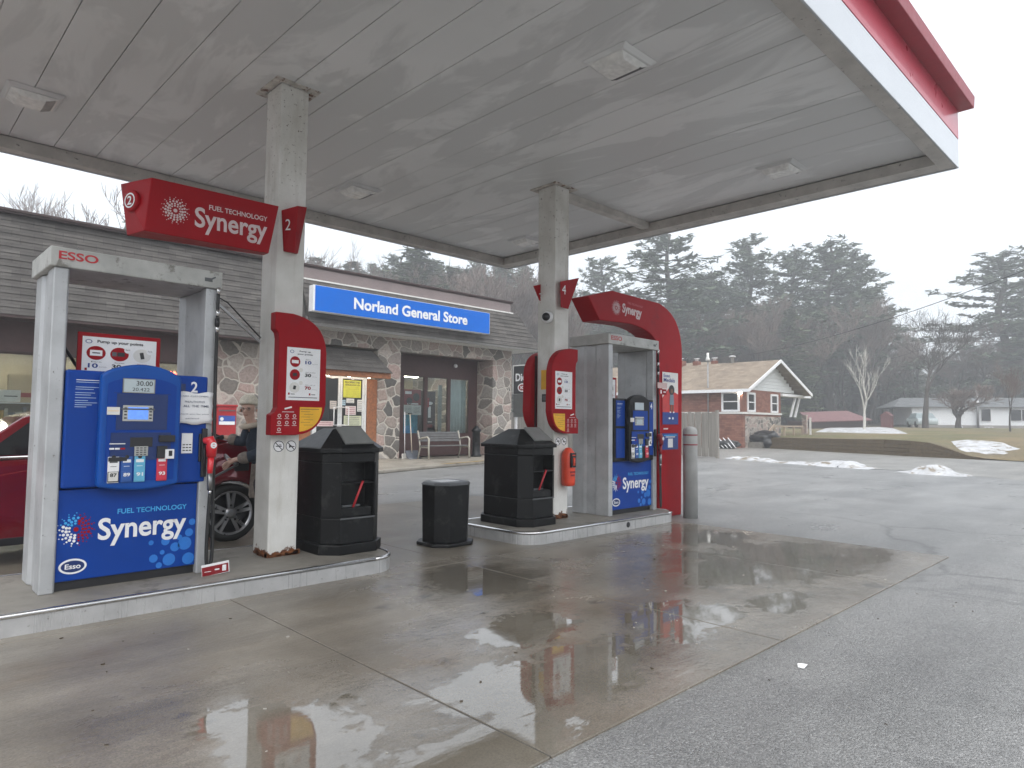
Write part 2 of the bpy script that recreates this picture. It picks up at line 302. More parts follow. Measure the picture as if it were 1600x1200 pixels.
# ---------------------------------------------------------------- mesh builder (world coordinates)
class MB:
    def __init__(s): s.v = []; s.f = []; s.mi = []; s.ms = []; s.sm = []
    def m(s, mat):
        if mat not in s.ms: s.ms.append(mat)
        return s.ms.index(mat)
    def add(s, vs, fs, mat, smooth=False):
        o = len(s.v); s.v += [tuple(v) for v in vs]; k = s.m(mat)
        for f in fs: s.f.append([i+o for i in f]); s.mi.append(k); s.sm.append(smooth)
        return s
    def box(s, x0, x1, y0, y1, z0, z1, mat):
        vs = [(x, y, z) for z in (z0, z1) for y in (y0, y1) for x in (x0, x1)]
        return s.add(vs, [(0, 2, 3, 1), (4, 5, 7, 6), (0, 1, 5, 4), (2, 6, 7, 3), (0, 4, 6, 2), (1, 3, 7, 5)], mat)
    def obox(s, c, u, v, w, mat):     # oriented box: centre, three half vectors
        c, u, v, w = map(Vector, (c, u, v, w))
        vs = [c+u*a+v*b+w*d for d in (-1, 1) for b in (-1, 1) for a in (-1, 1)]
        return s.add(vs, [(0, 2, 3, 1), (4, 5, 7, 6), (0, 1, 5, 4), (2, 6, 7, 3), (0, 4, 6, 2), (1, 3, 7, 5)], mat)
    def prism(s, P, d, mat, smooth=False):   # 3-D polygon extruded by d
        P = [Vector(p) for p in P]; d = Vector(d); n = len(P)
        s.add(P+[p+d for p in P], [tuple(range(n-1, -1, -1)), tuple(range(n, 2*n))]+[(i, (i+1) % n, n+(i+1) % n, n+i) for i in range(n)], mat); return s
    def loft(s, A, B, mat, caps=True, smooth=False):
        n = len(A); fs = [(i, (i+1) % n, n+(i+1) % n, n+i) for i in range(n)]
        if caps: fs += [tuple(range(n-1, -1, -1)), tuple(range(n, 2*n))]
        return s.add(list(A)+list(B), fs, mat, smooth)
    def tube(s, pts, r, mat, n=8, caps=True):
        pts = [Vector(p) for p in pts]; rs = r if hasattr(r, '__len__') else [r]*len(pts)
        vs = []; ref = None
        for i, p in enumerate(pts):
            t = (pts[min(i+1, len(pts)-1)]-pts[max(i-1, 0)])
            t = t.normalized() if t.length > 1e-9 else Vector((0, 0, 1))
            if ref is None: ref = Vector((0, 0, 1)) if abs(t.z) < .9 else Vector((1, 0, 0))
            a = t.cross(ref)
            if a.length < 1e-4: a = t.cross(Vector((1, .3, .2)))
            a.normalize(); b = t.cross(a).normalized(); ref = a.cross(t)
            vs += [p+(a*cos(2*pi*k/n)+b*sin(2*pi*k/n))*rs[i] for k in range(n)]
        fs = [(i*n+k, i*n+(k+1) % n, (i+1)*n+(k+1) % n, (i+1)*n+k) for i in range(len(pts)-1) for k in range(n)]
        if caps: fs += [tuple(range(n-1, -1, -1)), tuple(range((len(pts)-1)*n, len(pts)*n))]
        return s.add(vs, fs, mat, n > 4)
    def lathe(s, c, prof, mat, n=24, axis=(0, 0, 1), caps=True):
        c = Vector(c); ax = Vector(axis).normalized(); a = ax.cross(Vector((0, 0, 1)) if abs(ax.z) < .9 else Vector((1, 0, 0))).normalized(); b = ax.cross(a)
        vs = [c+ax*h+(a*cos(2*pi*k/n)+b*sin(2*pi*k/n))*max(r, 1e-4) for r, h in prof for k in range(n)]
        fs = [(i*n+k, i*n+(k+1) % n, (i+1)*n+(k+1) % n, (i+1)*n+k) for i in range(len(prof)-1) for k in range(n)]
        if caps: fs += [tuple(range(n-1, -1, -1)), tuple(range((len(prof)-1)*n, len(prof)*n))]
        return s.add(vs, fs, mat, True)
    def disc(s, c, u, v, r, mat, d=.0015, n=14, r2=None, inner=0):
        c, u, v = Vector(c), Vector(u), Vector(v); w = u.cross(v)*d; r2 = r2 or r
        A = [c+u*(r*cos(2*pi*k/n))+v*(r2*sin(2*pi*k/n)) for k in range(n)]
        if not inner: return s.add([p+w for p in A]+A, [tuple(range(n))]+[(k, n+k, n+(k+1) % n, (k+1) % n) for k in range(n)], mat)
        B = [c+(p-c)*inner for p in A]
        return s.add([p+w for p in A]+[p+w for p in B], [(k, (k+1) % n, n+(k+1) % n, n+k) for k in range(n)], mat)
    def plate(s, c, u, v, w, h, mat, d=.0015):   # centred plate on a plane, raised by d
        c, u, v = Vector(c), Vector(u), Vector(v); k = u.cross(v)*(d/2)
        return s.obox(c+k, u*(w/2), v*(h/2), k, mat)
    def text(s, t, o, u, v, w, h, mat, bold=0, d=.0015, cap=None):
        o, u, v = Vector(o), Vector(u), Vector(v)
        cu = bpy.data.curves.new('txt', 'FONT'); cu.body = t; cu.offset = bold; cu.resolution_u = 4; ob = bpy.data.objects.new('txt', cu)
        me = bpy.data.meshes.new_from_object(ob); P = [x.co.copy() for x in me.vertices]
        x0 = min(p.x for p in P); x1 = max(p.x for p in P); y0 = min(p.y for p in P); y1 = max(p.y for p in P)
        sx = w/(x1-x0); sy = h/(y1-y0); q = u.cross(v)*d
        s.add([o+u*((p.x-x0)*sx)+v*((p.y-y0)*sy)+q for p in P], [tuple(f.vertices) for f in me.polygons], mat)
        bpy.data.objects.remove(ob); bpy.data.curves.remove(cu); bpy.data.meshes.remove(me); return s
    def build(s, name, parent=None, bevel=0, seg=2, label=None, cat=None, group=None, kind=None, loc=None, fix=True):
        me = bpy.data.meshes.new(name)
        off = wloc(parent) if parent is not None else (Vector(loc) if loc is not None else Vector((0, 0, 0)))
        me.from_pydata([Vector(v)-off for v in s.v], [], s.f)
        for mt in s.ms: me.materials.append(mt)
        for p, k, q in zip(me.polygons, s.mi, s.sm): p.material_index = k; p.use_smooth = q
        if fix:
            bm = bmesh.new(); bm.from_mesh(me); bmesh.ops.recalc_face_normals(bm, faces=bm.faces); bm.to_mesh(me); bm.free()
        o = bpy.data.objects.new(name, me); COL.objects.link(o)
        if parent is not None: o.parent = parent
        elif loc is not None: o.location = loc
        if bevel:
            b = o.modifiers.new('bevel', 'BEVEL'); b.width = bevel; b.segments = seg; b.limit_method = 'ANGLE'; b.angle_limit = radians(35)
        tag(o, label, cat, group, kind); return o
UX, UZ, UY = Vector((1, 0, 0)), Vector((0, 0, 1)), Vector((0, 1, 0))
def V(*a): return Vector(a)
def rrect(x0, x1, y0, y1, r, z, n=6):
    P = []
    for cx, cy, a0 in ((x1-r, y0+r, -90), (x1-r, y1-r, 0), (x0+r, y1-r, 90), (x0+r, y0+r, 180)):
        for k in range(n+1):
            a = radians(a0+90*k/n); P.append((cx+r*cos(a), cy+r*sin(a), z))
    return P
def octa(x0, x1, y0, y1, c, z): return [(x0+c, y0, z), (x1-c, y0, z), (x1, y0+c, z), (x1, y1-c, z), (x1-c, y1, z), (x0+c, y1, z), (x0, y1-c, z), (x0, y0+c, z)]
def arc(P0, P1, P2, n=8):            # quadratic curve
    return [tuple((1-t)**2*Vector(P0)+2*t*(1-t)*Vector(P1)+t*t*Vector(P2)) for t in [k/n for k in range(n+1)]]
# ================================================================ SETTING
MB().add([(-900, -900, 0), (900, -900, 0), (900, 900, 0), (-900, 900, 0)], [(0, 1, 2, 3)], ASPH).build('ground', kind='structure')
# concrete forecourt, saw-cut into bays
sb = MB(); xs = [-4.6, -2.4, -.15, 2.07, 4.2, 6.4, 8.2]
for i in range(len(xs)-1):
    for (ya, yb) in ((1.87, 5.0), (5.0, 9.3)):
        sb.box(xs[i]+.004, xs[i+1]-.004, ya+.004, yb-.004, -.05, .012, CONC)
sb.build('forecourt_slab', kind='structure', bevel=.004)
js = M('joint_filler', (.03, .027, .024), .8)
sj = MB()
for x in xs[1:-1]: sj.box(x-.0035, x+.0035, 1.88, 9.29, .001, .008, js)
sj.build('slab_joint', kind='structure')
# side road and its worn surface
MB().add([(25.6, 16, .004), (24.5, 11.2, .004), (24, 8.8, .004), (22.8, 5.6, .004), (21.2, 2.4, .004), (19, -6, .004), (60, -30, .004), (60, 10, .004), (39, 30, .004), (26, 26, .004)], [tuple(range(10))], ROADM).build('side_road', kind='structure')
# pavement by the store
MB().prism([(-7, 14.0, 0), (6, 14.1, 0), (9.9, 14.84, 0), (12.4, 15.7, 0), (14.8, 16.35, 0), (17, 16.9, 0), (19.4, 17.4, 0), (19.4, 20, 0), (-7, 20, 0)], (0, 0, .1), WALKM).build('pavement', kind='structure', bevel=.03)
yp = M('kerb_yellow', (.42, .27, .07), .6, var=.3, vs=6, dirt=((.25, .22, .18), 9, .52))
MB().prism([(12.6, 15.752, .104), (14.8, 16.352, .104), (16.8, 16.852, .104), (16.78, 16.95, .104), (14.78, 16.46, .104), (12.55, 15.86, .104)], (0, 0, .003), yp).build('kerb_paint', kind='structure')
# hill under the wood
def hill(r):
    t = min(1, max(0, (r-50)/30)); return 1.15*t*t*(3-2*t)-.06 + (max(0, r-95)*.085 if r > 95 else 0)
g = MB(); NA, NR = 96, 34
vs = []
for j in range(NR):
    r = 44+ (j/(NR-1))**1.6*420
    for i in range(NA):
        a = 2*pi*i/NA; x, y = r*cos(a), r*sin(a)
        hh = hill(r)
        if r > 60: hh += noise.noise(Vector((x*.03, y*.03, 0)))*min(1.2, (r-60)*.03)
        vs.append((x, y, hh))
g.add(vs, [(j*NA+i, j*NA+(i+1) % NA, (j+1)*NA+(i+1) % NA, (j+1)*NA+i) for j in range(NR-1) for i in range(NA)], FLOOR, True)
g.build('hill', kind='structure')
# raised lawn behind the retaining wall
lx = [1185, 1200, 1260, 1320, 1380, 1420, 1450, 1470, 1490, 1510, 1540, 1580, 1640, 1720, 1820]
le = [701, 700.5, 704, 707.5, 710.5, 713, 714.5, 715.5, 716.5, 717.5, 719, 721, 724, 728, 734]
wt = [.66, .66, .68, .70, .73, .72, .66, .52, .34, .16, .06, .03, .03, .03, .03]
lm = MB(); nr = 14; vs = []
for x, e, h0 in zip(lx, le, wt):
    p0 = onZ(x, e, 0); d = V(p0.x, p0.y, 0); L0 = d.length; dn = d.normalized()
    for j in range(nr):
        t = (j/(nr-1))**1.5; L = L0+.12+(82-L0)*t
        q = min(1, (L-L0)/8); hh = h0+(max(.72, h0)-h0)*q*q*(3-2*q)
        hh = max(hh, .72*q) if h0 > .5 else hh
        hh += (1.3-.72)*max(0, min(1, (L-L0-6)/30))
        vs.append((dn.x*L, dn.y*L, hh+noise.noise(Vector((dn.x*L*.2, dn.y*L*.2, 3)))*.05*q))
n_ = len(lx)
lm.add(vs, [(i*nr+j, (i+1)*nr+j, (i+1)*nr+j+1, i*nr+j+1) for i in range(n_-1) for j in range(nr-1)], GRASS, True)
lm.build('lawn', kind='structure')
def lawn_z(x, y):                   # height of the lawn under a point
    best = min(vs, key=lambda v: (v[0]-x)**2+(v[1]-y)**2); return best[2]
# snow lying on the lawn
def snow_patch(px, seed, hh=.07):
    sp = MB(); c = sum((V(*p) for p in px), V(0, 0, 0))/len(px); n = len(px); rings = 6; vv = []
    for k in range(rings+1):
        t = 1-k/rings
        for p in px:
            q = c+(V(*p)-c)*t; q.z += hh*(1-t**3)-.03*(t > .98)+noise.noise(q*.8+V(seed, 0, 0))*.03*(1-t)
            if 0 < k < rings: q += V(noise.noise(q*1.3), noise.noise(q*1.3+V(9, 0, 0)), 0)*.45
            vv.append(q)
    return sp.add(vv, [(k*n+i, k*n+(i+1) % n, (k+1)*n+(i+1) % n, (k+1)*n+i) for k in range(rings) for i in range(n)], SNOW, True)
def lawn_pt(px, y):
    # march along the ray until it meets the lawn
    d = ray(px, y).normalized()
    for k in range(100, 3600):
        p = CAM+d*(k*.025)
        if p.length > 27 and p.z < lawn_z(p.x, p.y): return (p.x, p.y, p.z)
    return tuple(p)
pts = [lawn_pt(*p) for p in [(1484, 689), (1510, 686), (1545, 688), (1572, 692), (1598, 701), (1590, 708), (1560, 709), (1520, 708), (1500, 702), (1490, 695)]]
snow_patch(pts, 1, .05).build('lawn_snow', kind='stuff', label='melting snow patch lying on the sloping brown lawn', cat='snow')
a0, a1 = dep(1262, 50), dep(1410, 44); a2, a3 = dep(1400, 62), dep(1275, 62)
pl = [(*(a0.lerp(a1, t)).xy, 0) for t in (0, .2, .4, .6, .8, 1)]+[(*(a2.lerp(a3, t)).xy, 0) for t in (0, .25, .5, .75, 1)]
pl = [(x+random.uniform(-.6, .6), y+random.uniform(-.6, .6), lawn_z(x, y)+.02) for x, y, _ in pl]
snow_patch(pl, 5, .1).build('field_snow', kind='stuff', label='long strip of old snow on the field before the red roofed shed', cat='snow')
# ---------------------------------------------------------------- snow banks along the lot edge
def bank(name, L, hs_, wd, label, seed):
    b = MB(); L = [V(*p, 0) for p in L]; N = 60; na = 9; vv = []
    seg = [(L[i+1]-L[i]).length for i in range(len(L)-1)]; tot = sum(seg)
    for k in range(N+1):
        s_ = tot*k/N; i = 0
        while i < len(seg)-1 and s_ > seg[i]: s_ -= seg[i]; i += 1
        p = L[i].lerp(L[i+1], min(1, s_/seg[i])); t = (L[i+1]-L[i]).normalized(); nrm = V(-t.y, t.x, 0)
        u = k/N*(len(hs_)-1); j = min(int(u), len(hs_)-2); hh = hs_[j]+(hs_[j+1]-hs_[j])*(u-j); ww = wd*(.5+hh*1.6)
        for a in range(na):
            q = a/(na-1)*2-1; z = hh*(1-q*q)**.8*(1+.7*noise.noise(V(k*.23+seed, a*.5, seed)))
            vv.append(p+nrm*q*ww*(1+.3*noise.noise(V(k*.15, q, seed+4)))+V(0, 0, max(0, z)-.006))
    b.add(vv, [(k*na+a, (k+1)*na+a, (k+1)*na+a+1, k*na+a+1) for k in range(N) for a in range(na-1)], SNOW, True)
    b.build(name, label=label, cat='snow bank')
bank('snow_bank', [(25.6, 13.4), (25.0, 12.1), (24.6, 11.2)], [.03, .10, .06, .13, .05, .10, .02], .75, 'lumpy dirty snow bank beside the end of the grey board fence', 2)
bank('snow_bank', [(24.6, 11.3), (24.0, 9.6), (23.7, 8.2), (23.2, 7.2)], [.02, .04, .07, .08, .14, .20, .08, .02], .8, 'long low snow bank between the lot and the side road', 8)
bank('snow_bank', [(22.9, 6.3), (22.35, 5.2), (22.1, 4.5)], [.02, .05, .18, .24, .12, .05, .01], .8, 'short rounded heap of snow alone at the lot edge on the right', 15)
# ================================================================ CANOPY
cn = empty('fuel_canopy', (4.5, 5.5, 4.3), 'large flat canopy with white soffit and red and white fascia over the pumps', 'canopy')
CX0, CX1, CY0, CY1 = .0, 8.78, 1.82, 9.15; ZB = 4.28
b = MB(); x = 8.52
while x > CX0+.2:
    x0 = max(x-.409, CX0+.18); b.box(x0, x-.0014, CY0+.16, CY1-.16, 4.42+random.uniform(-.0025, .0025), 4.44, SOFF); x -= .415
b.box(CX0+.1, CX1-.1, CY0+.1, CY1-.1, 4.4405, 4.47, SOFF)
b.build('soffit', cn)
b = MB()
b.box(CX0+.02, CX1-.02, CY0+.012, CY0+.16, ZB, 4.415, GUT); b.box(CX0+.02, CX1-.02, CY1-.16, CY1-.012, ZB, 4.415, GUT)
b.box(CX1-.26, CX1-.012, CY0+.162, CY1-.162, ZB+.002, 4.413, GUT); b.box(CX0+.012, CX0+.16, CY0+.162, CY1-.162, ZB+.002, 4.413, GUT)
b.build('gutter', cn, .006)
b = MB(); b.box(6.58, CX1-.27, 5.77, 5.89, 4.325, 4.419, GUT); b.build('drain_beam', cn, .005)
b = MB()
for (x0, x1, y0, y1) in ((CX0, CX1, CY0-.01, CY0+.01), (CX0, CX1, CY1-.01, CY1+.01), (CX1-.01, CX1+.01, CY0+.011, CY1-.011), (CX0-.01, CX0+.01, CY0+.011, CY1-.011)):
    b.box(x0, x1, y0, y1, ZB-.01, 4.60, FASW)
b.build('white_fascia', cn, .004)
b = MB()
for (x0, x1, y0, y1) in ((CX0, CX1, CY0-.014, CY0+.01), (CX0, CX1, CY1-.01, CY1+.014), (CX1-.01, CX1+.014, CY0+.012, CY1-.012), (CX0-.014, CX0+.01, CY0+.012, CY1-.012)):
    b.box(x0, x1, y0, y1, 4.603, 5.05, FASR)
b.build('red_fascia', cn, .004)
b = MB()
b.prism([(CX0-.15, CY0, 4.93), (CX0-.15, CY0-.16, 4.93), (CX0-.15, CY0-.17, 5.06), (CX0-.15, CY0, 5.14)], (CX1-CX0+.2, 0, 0), CAPR)
b.prism([(CX0-.15, CY1, 4.93), (CX0-.15, CY1+.16, 4.93), (CX0-.15, CY1+.17, 5.06), (CX0-.15, CY1, 5.14)], (CX1-CX0+.2, 0, 0), CAPR)
b.box(CX0+.02, CX1-.02, CY0+.02, CY1-.02, 5.0, 5.10, CAPR)
b.build('roof_cap', cn, .006)
# lights in the soffit
lt = empty('canopy_light', (4.5, 3.35, 4.415), 'white recessed canopy lamp nearest the camera beside the column with the fire extinguisher', 'lamp', 'lamps set in the canopy soffit')
b = MB(); b.loft([(4.27, 3.12, 4.418), (4.73, 3.12, 4.418), (4.73, 3.58, 4.418), (4.27, 3.58, 4.418)], [(4.30, 3.16, 4.39), (4.70, 3.16, 4.39), (4.70, 3.54, 4.39), (4.30, 3.54, 4.39)], SOFF); b.build('frame', lt, .006)
b = MB(); b.loft([(4.31, 3.18, 4.389), (4.69, 3.18, 4.389), (4.69, 3.52, 4.389), (4.31, 3.52, 4.389)], [(4.38, 3.21, 4.34), (4.58, 3.21, 4.34), (4.58, 3.49, 4.34), (4.38, 3.49, 4.34)], LENS); lz = b.build('diffuser', lt, .006)
b = MB()
for k in range(9): b.box(4.59+k*.009, 4.593+k*.009, 3.2, 3.5, 4.343+k*.004, 4.378, PLASTG)
pass
b.build('louvre', lt)
for x, y, lb in ((7.78, 3.4, 'recessed canopy lamp nearest the red and white corner of the canopy'), (4.65, 7.73, 'recessed canopy lamp above the blue store sign, between the two columns'), (7.93, 7.83, 'small recessed canopy lamp beside the far inner corner of the canopy'), (1.07, 7.7, 'recessed canopy lamp at the left end above the shingled roof')):
    c = copy_tree(lt); c.location = (x, y, 4.415); c['label'] = lb
# columns
def column(X0, Y0, label):
    r = empty('support_column', (X0+.14, Y0+.15, .15), label, 'column', 'steel columns carrying the canopy')
    b = MB(); b.box(X0, X0+.27, Y0, Y0+.3, .15, 4.42, COLM); b.build('post', r, .012)
    b = MB(); ca = M('rusty_flange', (.50, .47, .43), .6, var=.3, vs=12, dirt=((.13, .06, .035), 14, .53))
    b.box(X0-.08, X0+.35, Y0-.08, Y0-.015, 4.408, 4.425, ca); b.box(X0-.08, X0-.015, Y0-.015, Y0+.38, 4.408, 4.425, ca); b.box(X0+.285, X0+.35, Y0-.015, Y0+.38, 4.408, 4.425, ca); b.box(X0-.015, X0+.285, Y0+.315, Y0+.38, 4.408, 4.425, ca)
    b.build('collar', r, .004)
    b = MB(); rs = M('rust_flake', (.15, .05, .015), .9, var=.5, vs=25, bump=.8, bs=40)
    rnd = random.Random(X0)
    for k in range(26):
        t = rnd.random(); w = rnd.uniform(.012, .035); h = rnd.uniform(.015, .06)
        if k % 2: b.obox((X0+.27*t, Y0-.006, .15+h/2), (w, 0, rnd.uniform(-.01, .01)), (0, .006, 0), (0, 0, h/2), rs)
        else: b.obox((X0-.006, Y0+.3*t, .15+h/2), (.006, 0, 0), (0, w, rnd.uniform(-.01, .01)), (0, 0, h/2), rs)
    b.build('rust_scale', r, .004)
    for k in (0, 1):
        cx = X0+.075+k*.115; b = MB(); c = V(cx, Y0-.001, 1.12)
        b.disc(c, UX, UZ, .052, WHITE, .001, 24); b.disc(c, UX, UZ, .05, BLACKP, .002, 24, inner=.87)
        if k: b.disc(c+V(-.008, 0, 0), UX, UZ, .02, BLACKP, .002, 3); b.plate(c+V(.018, 0, -.005), UX, UZ, .03, .008, BLACKP, .002)
        else: b.plate(c, UX, UZ, .055, .008, BLACKP, .002); b.plate(c+V(.012, 0, .012), UX, UZ, .022, .006, BLACKP, .002)
        b.plate(c, V(.7, 0, -.7), V(.7, 0, .7), .088, .007, BLACKP, .003)
        b.build('safety_decal', r, label='no smoking sticker' if k == 0 else 'no mobile phone or flame sticker')
    return r
c1 = column(2.63, 5.73, 'peeling cream column at pump two, rusted through at its foot')
c2 = column(6.31, 5.70, 'peeling cream column with camera and fire extinguisher beside pump four')
# ================================================================ ISLANDS
def island(x0, x1, y0, y1, label):
    r = empty('fuel_island', ((x0+x1)/2, (y0+y1)/2, 0), label, 'pump island', 'raised pump islands')
    b = MB(); b.loft(rrect(x0, x1, y0, y1, .28, .0), rrect(x0, x1, y0, y1, .28, .142), EDGE, smooth=False); b.build('steel_side', r, .012)
    b = MB(); b.loft(rrect(x0+.03, x1-.03, y0+.03, y1-.03, .25, .143), rrect(x0+.03, x1-.03, y0+.03, y1-.03, .25, .15), CONCD); b.build('concrete_top', r)
    b = MB(); P = rrect(x0+.006, x1-.006, y0+.006, y1-.006, .274, .138); P.append(P[0]); b.tube(P, .018, CHROME, 10); b.build('edge_trim', r)
    return r
i1 = island(.42, 3.62, 5.12, 6.4, 'long raised island with steel edge under pump two, its column and bin')
i2 = island(5.27, 8.28, 5.12, 6.42, 'raised island with steel edge under pump four, fire extinguisher column and bin')
b = MB(); b.disc((7.08, 5.119, .075), UX, UZ, .035, BLACKP, .004, 20); b.build('drain_hole', i2)
# ================================================================ logos
def burst(b, c, u, v, R, cols, seed=3):
    rnd = random.Random(seed); c = Vector(c)
    pal = lambda a: cols[int(((a % 360)/360)*len(cols))]
    b.disc(c, u, v, R*.14, cols[-1] if len(cols) > 1 else cols[0], .002, 14)
    for rr, n, sz in ((.36, 11, .075), (.52, 15, .085), (.70, 18, .08), (.86, 18, .05), (1.0, 15, .033)):
        for k in range(n):
            a = 360*k/n+rr*90; b.disc(c+u*(R*rr*cos(radians(a)))+v*(R*rr*sin(radians(a))), u, v, R*sz*rnd.uniform(.8, 1.15), pal(a), .002, 9)
def synergy(b, o, u, v, w, m1, m2, k=1):
    # lower-left of the word; w = word width
    b.text('Synergy', o, u, v, w, w*.34, m1, .022, .002)
    b.text('FUEL TECHNOLOGY', Vector(o)+u*(w*.2)+v*(w*.375), u, v, w*.8, w*.062, m2, .02, .002)
def esso(b, c, u, v, r, edge, inner, word):
    b.disc(c, u, v, r, edge, .002, 28, r2=r*.62); b.disc(c, u, v, r*.84, inner, .003, 28, r2=r*.47)
    b.text('Esso', Vector(c)-u*r*.56-v*r*.2, u, v, r*1.12, r*.42, word, .02, .0045)
def points_poster(b, o, u, v, w, h, wide):
    # o = lower left
    o = Vector(o); P = lambda a, c: o+u*(w*a)+v*(h*c)
    b.plate(P(.5, .5), u, v, w, h, WHITE, .002)
    d = .0035
    if wide:
        b.disc(P(.08, .86), u, v, w*.045, DKBLUE, d, 16, r2=w*.03, inner=.75)
        b.text('Pump up your points', P(.19, .81), u, v, w*.62, h*.11, BLACKP, .03, d)
        for i, (t, m) in enumerate((('10', DKBLUE), ('30', BLACKP), ('70', RED))):
            cx = .18+.31*i; c = P(cx, .54); b.disc(c, u, v, w*.125, RED if i < 2 else OFFW, d, 24, r2=h*.2)
            if i == 0: b.plate(c, u, v, w*.16, h*.16, WHITE, .005); b.plate(c, u, v, w*.1, h*.03, BLACKP, .0065)
            elif i == 1: b.plate(c+u*w*.02, u, v, w*.10, h*.12, BLACKP, .005); b.plate(c-u*w*.07, u, v, w*.06, h*.12, PLASTG, .005); b.disc(P(cx+.11, .68), u, v, w*.05, WHITE, .006, 14)
            else: b.plate(c, V(*(u*.95+v*.2)), V(*(v*.95-u*.2)), w*.055, h*.2, BLACKP, .005); b.disc(P(cx+.11, .68), u, v, w*.05, WHITE, .006, 14)
            if i: b.text('7¢/L' if i == 2 else '3¢/L', P(cx+.075, .655), u, v, w*.07, h*.05, BLACKP, 0, .0075)
            b.text(('Earn', 'Earn at least', 'Earn up to')[i], P(cx-.06, .27), u, v, w*.13, h*.035, BLACKP if i < 2 else RED, 0, d)
            b.text(t, P(cx-.1, .11), u, v, w*.13, h*.13, m, .03, d); b.text('points/L', P(cx+.045, .13), u, v, w*.1, h*.03, BLACKP, 0, d)
        b.plate(P(.055, .07), u, v, w*.03, h*.07, RED, d)
    else:
        b.disc(P(.14, .92), u, v, w*.06, DKBLUE, d, 16, r2=w*.045, inner=.75)
        b.text('Pump up', P(.36, .915), u, v, w*.34, h*.032, BLACKP, .03, d); b.text('your points', P(.30, .86), u, v, w*.46, h*.034, BLACKP, .03, d)
        for i, (t, m) in enumerate((('10', DKBLUE), ('30', BLACKP), ('70', RED))):
            cy = .73-.245*i; c = P(.24, cy); b.disc(c, u, v, w*.15, RED if i < 2 else OFFW, d, 24)
            if i == 0: b.plate(c, u, v, w*.2, h*.06, WHITE, .005)
            elif i == 1: b.plate(c, u, v, w*.12, h*.06, BLACKP, .005); b.disc(P(.42, cy+.09), u, v, w*.06, OFFW, d, 14)
            else: b.plate(c, V(*(u*.95-v*.2)), V(*(v*.95+u*.2)), w*.08, h*.075, BLACKP, .005); b.disc(P(.42, cy+.09), u, v, w*.06, OFFW, d, 14)
            b.text(('Earn', 'Earn at least', 'Earn up to')[i], P(.56, cy+.045), u, v, w*(.14 if i == 0 else .3), h*.018, BLACKP, 0, d)
            b.text(t, P(.54, cy-.035), u, v, w*.19, h*.065, m, .035, d); b.text('points/L', P(.76, cy-.035), u, v, w*.16, h*.014, BLACKP, 0, d)
        for a in (.06, .68): b.plate(P(a+.02, .12), u, v, w*.045, h*.04, RED, d); b.plate(P(a+.13, .115), u, v, w*.12, h*.012, BLACKP, d)
        b.plate(P(.5, .055), u, v, w*.86, h*.014, PLASTG, d)
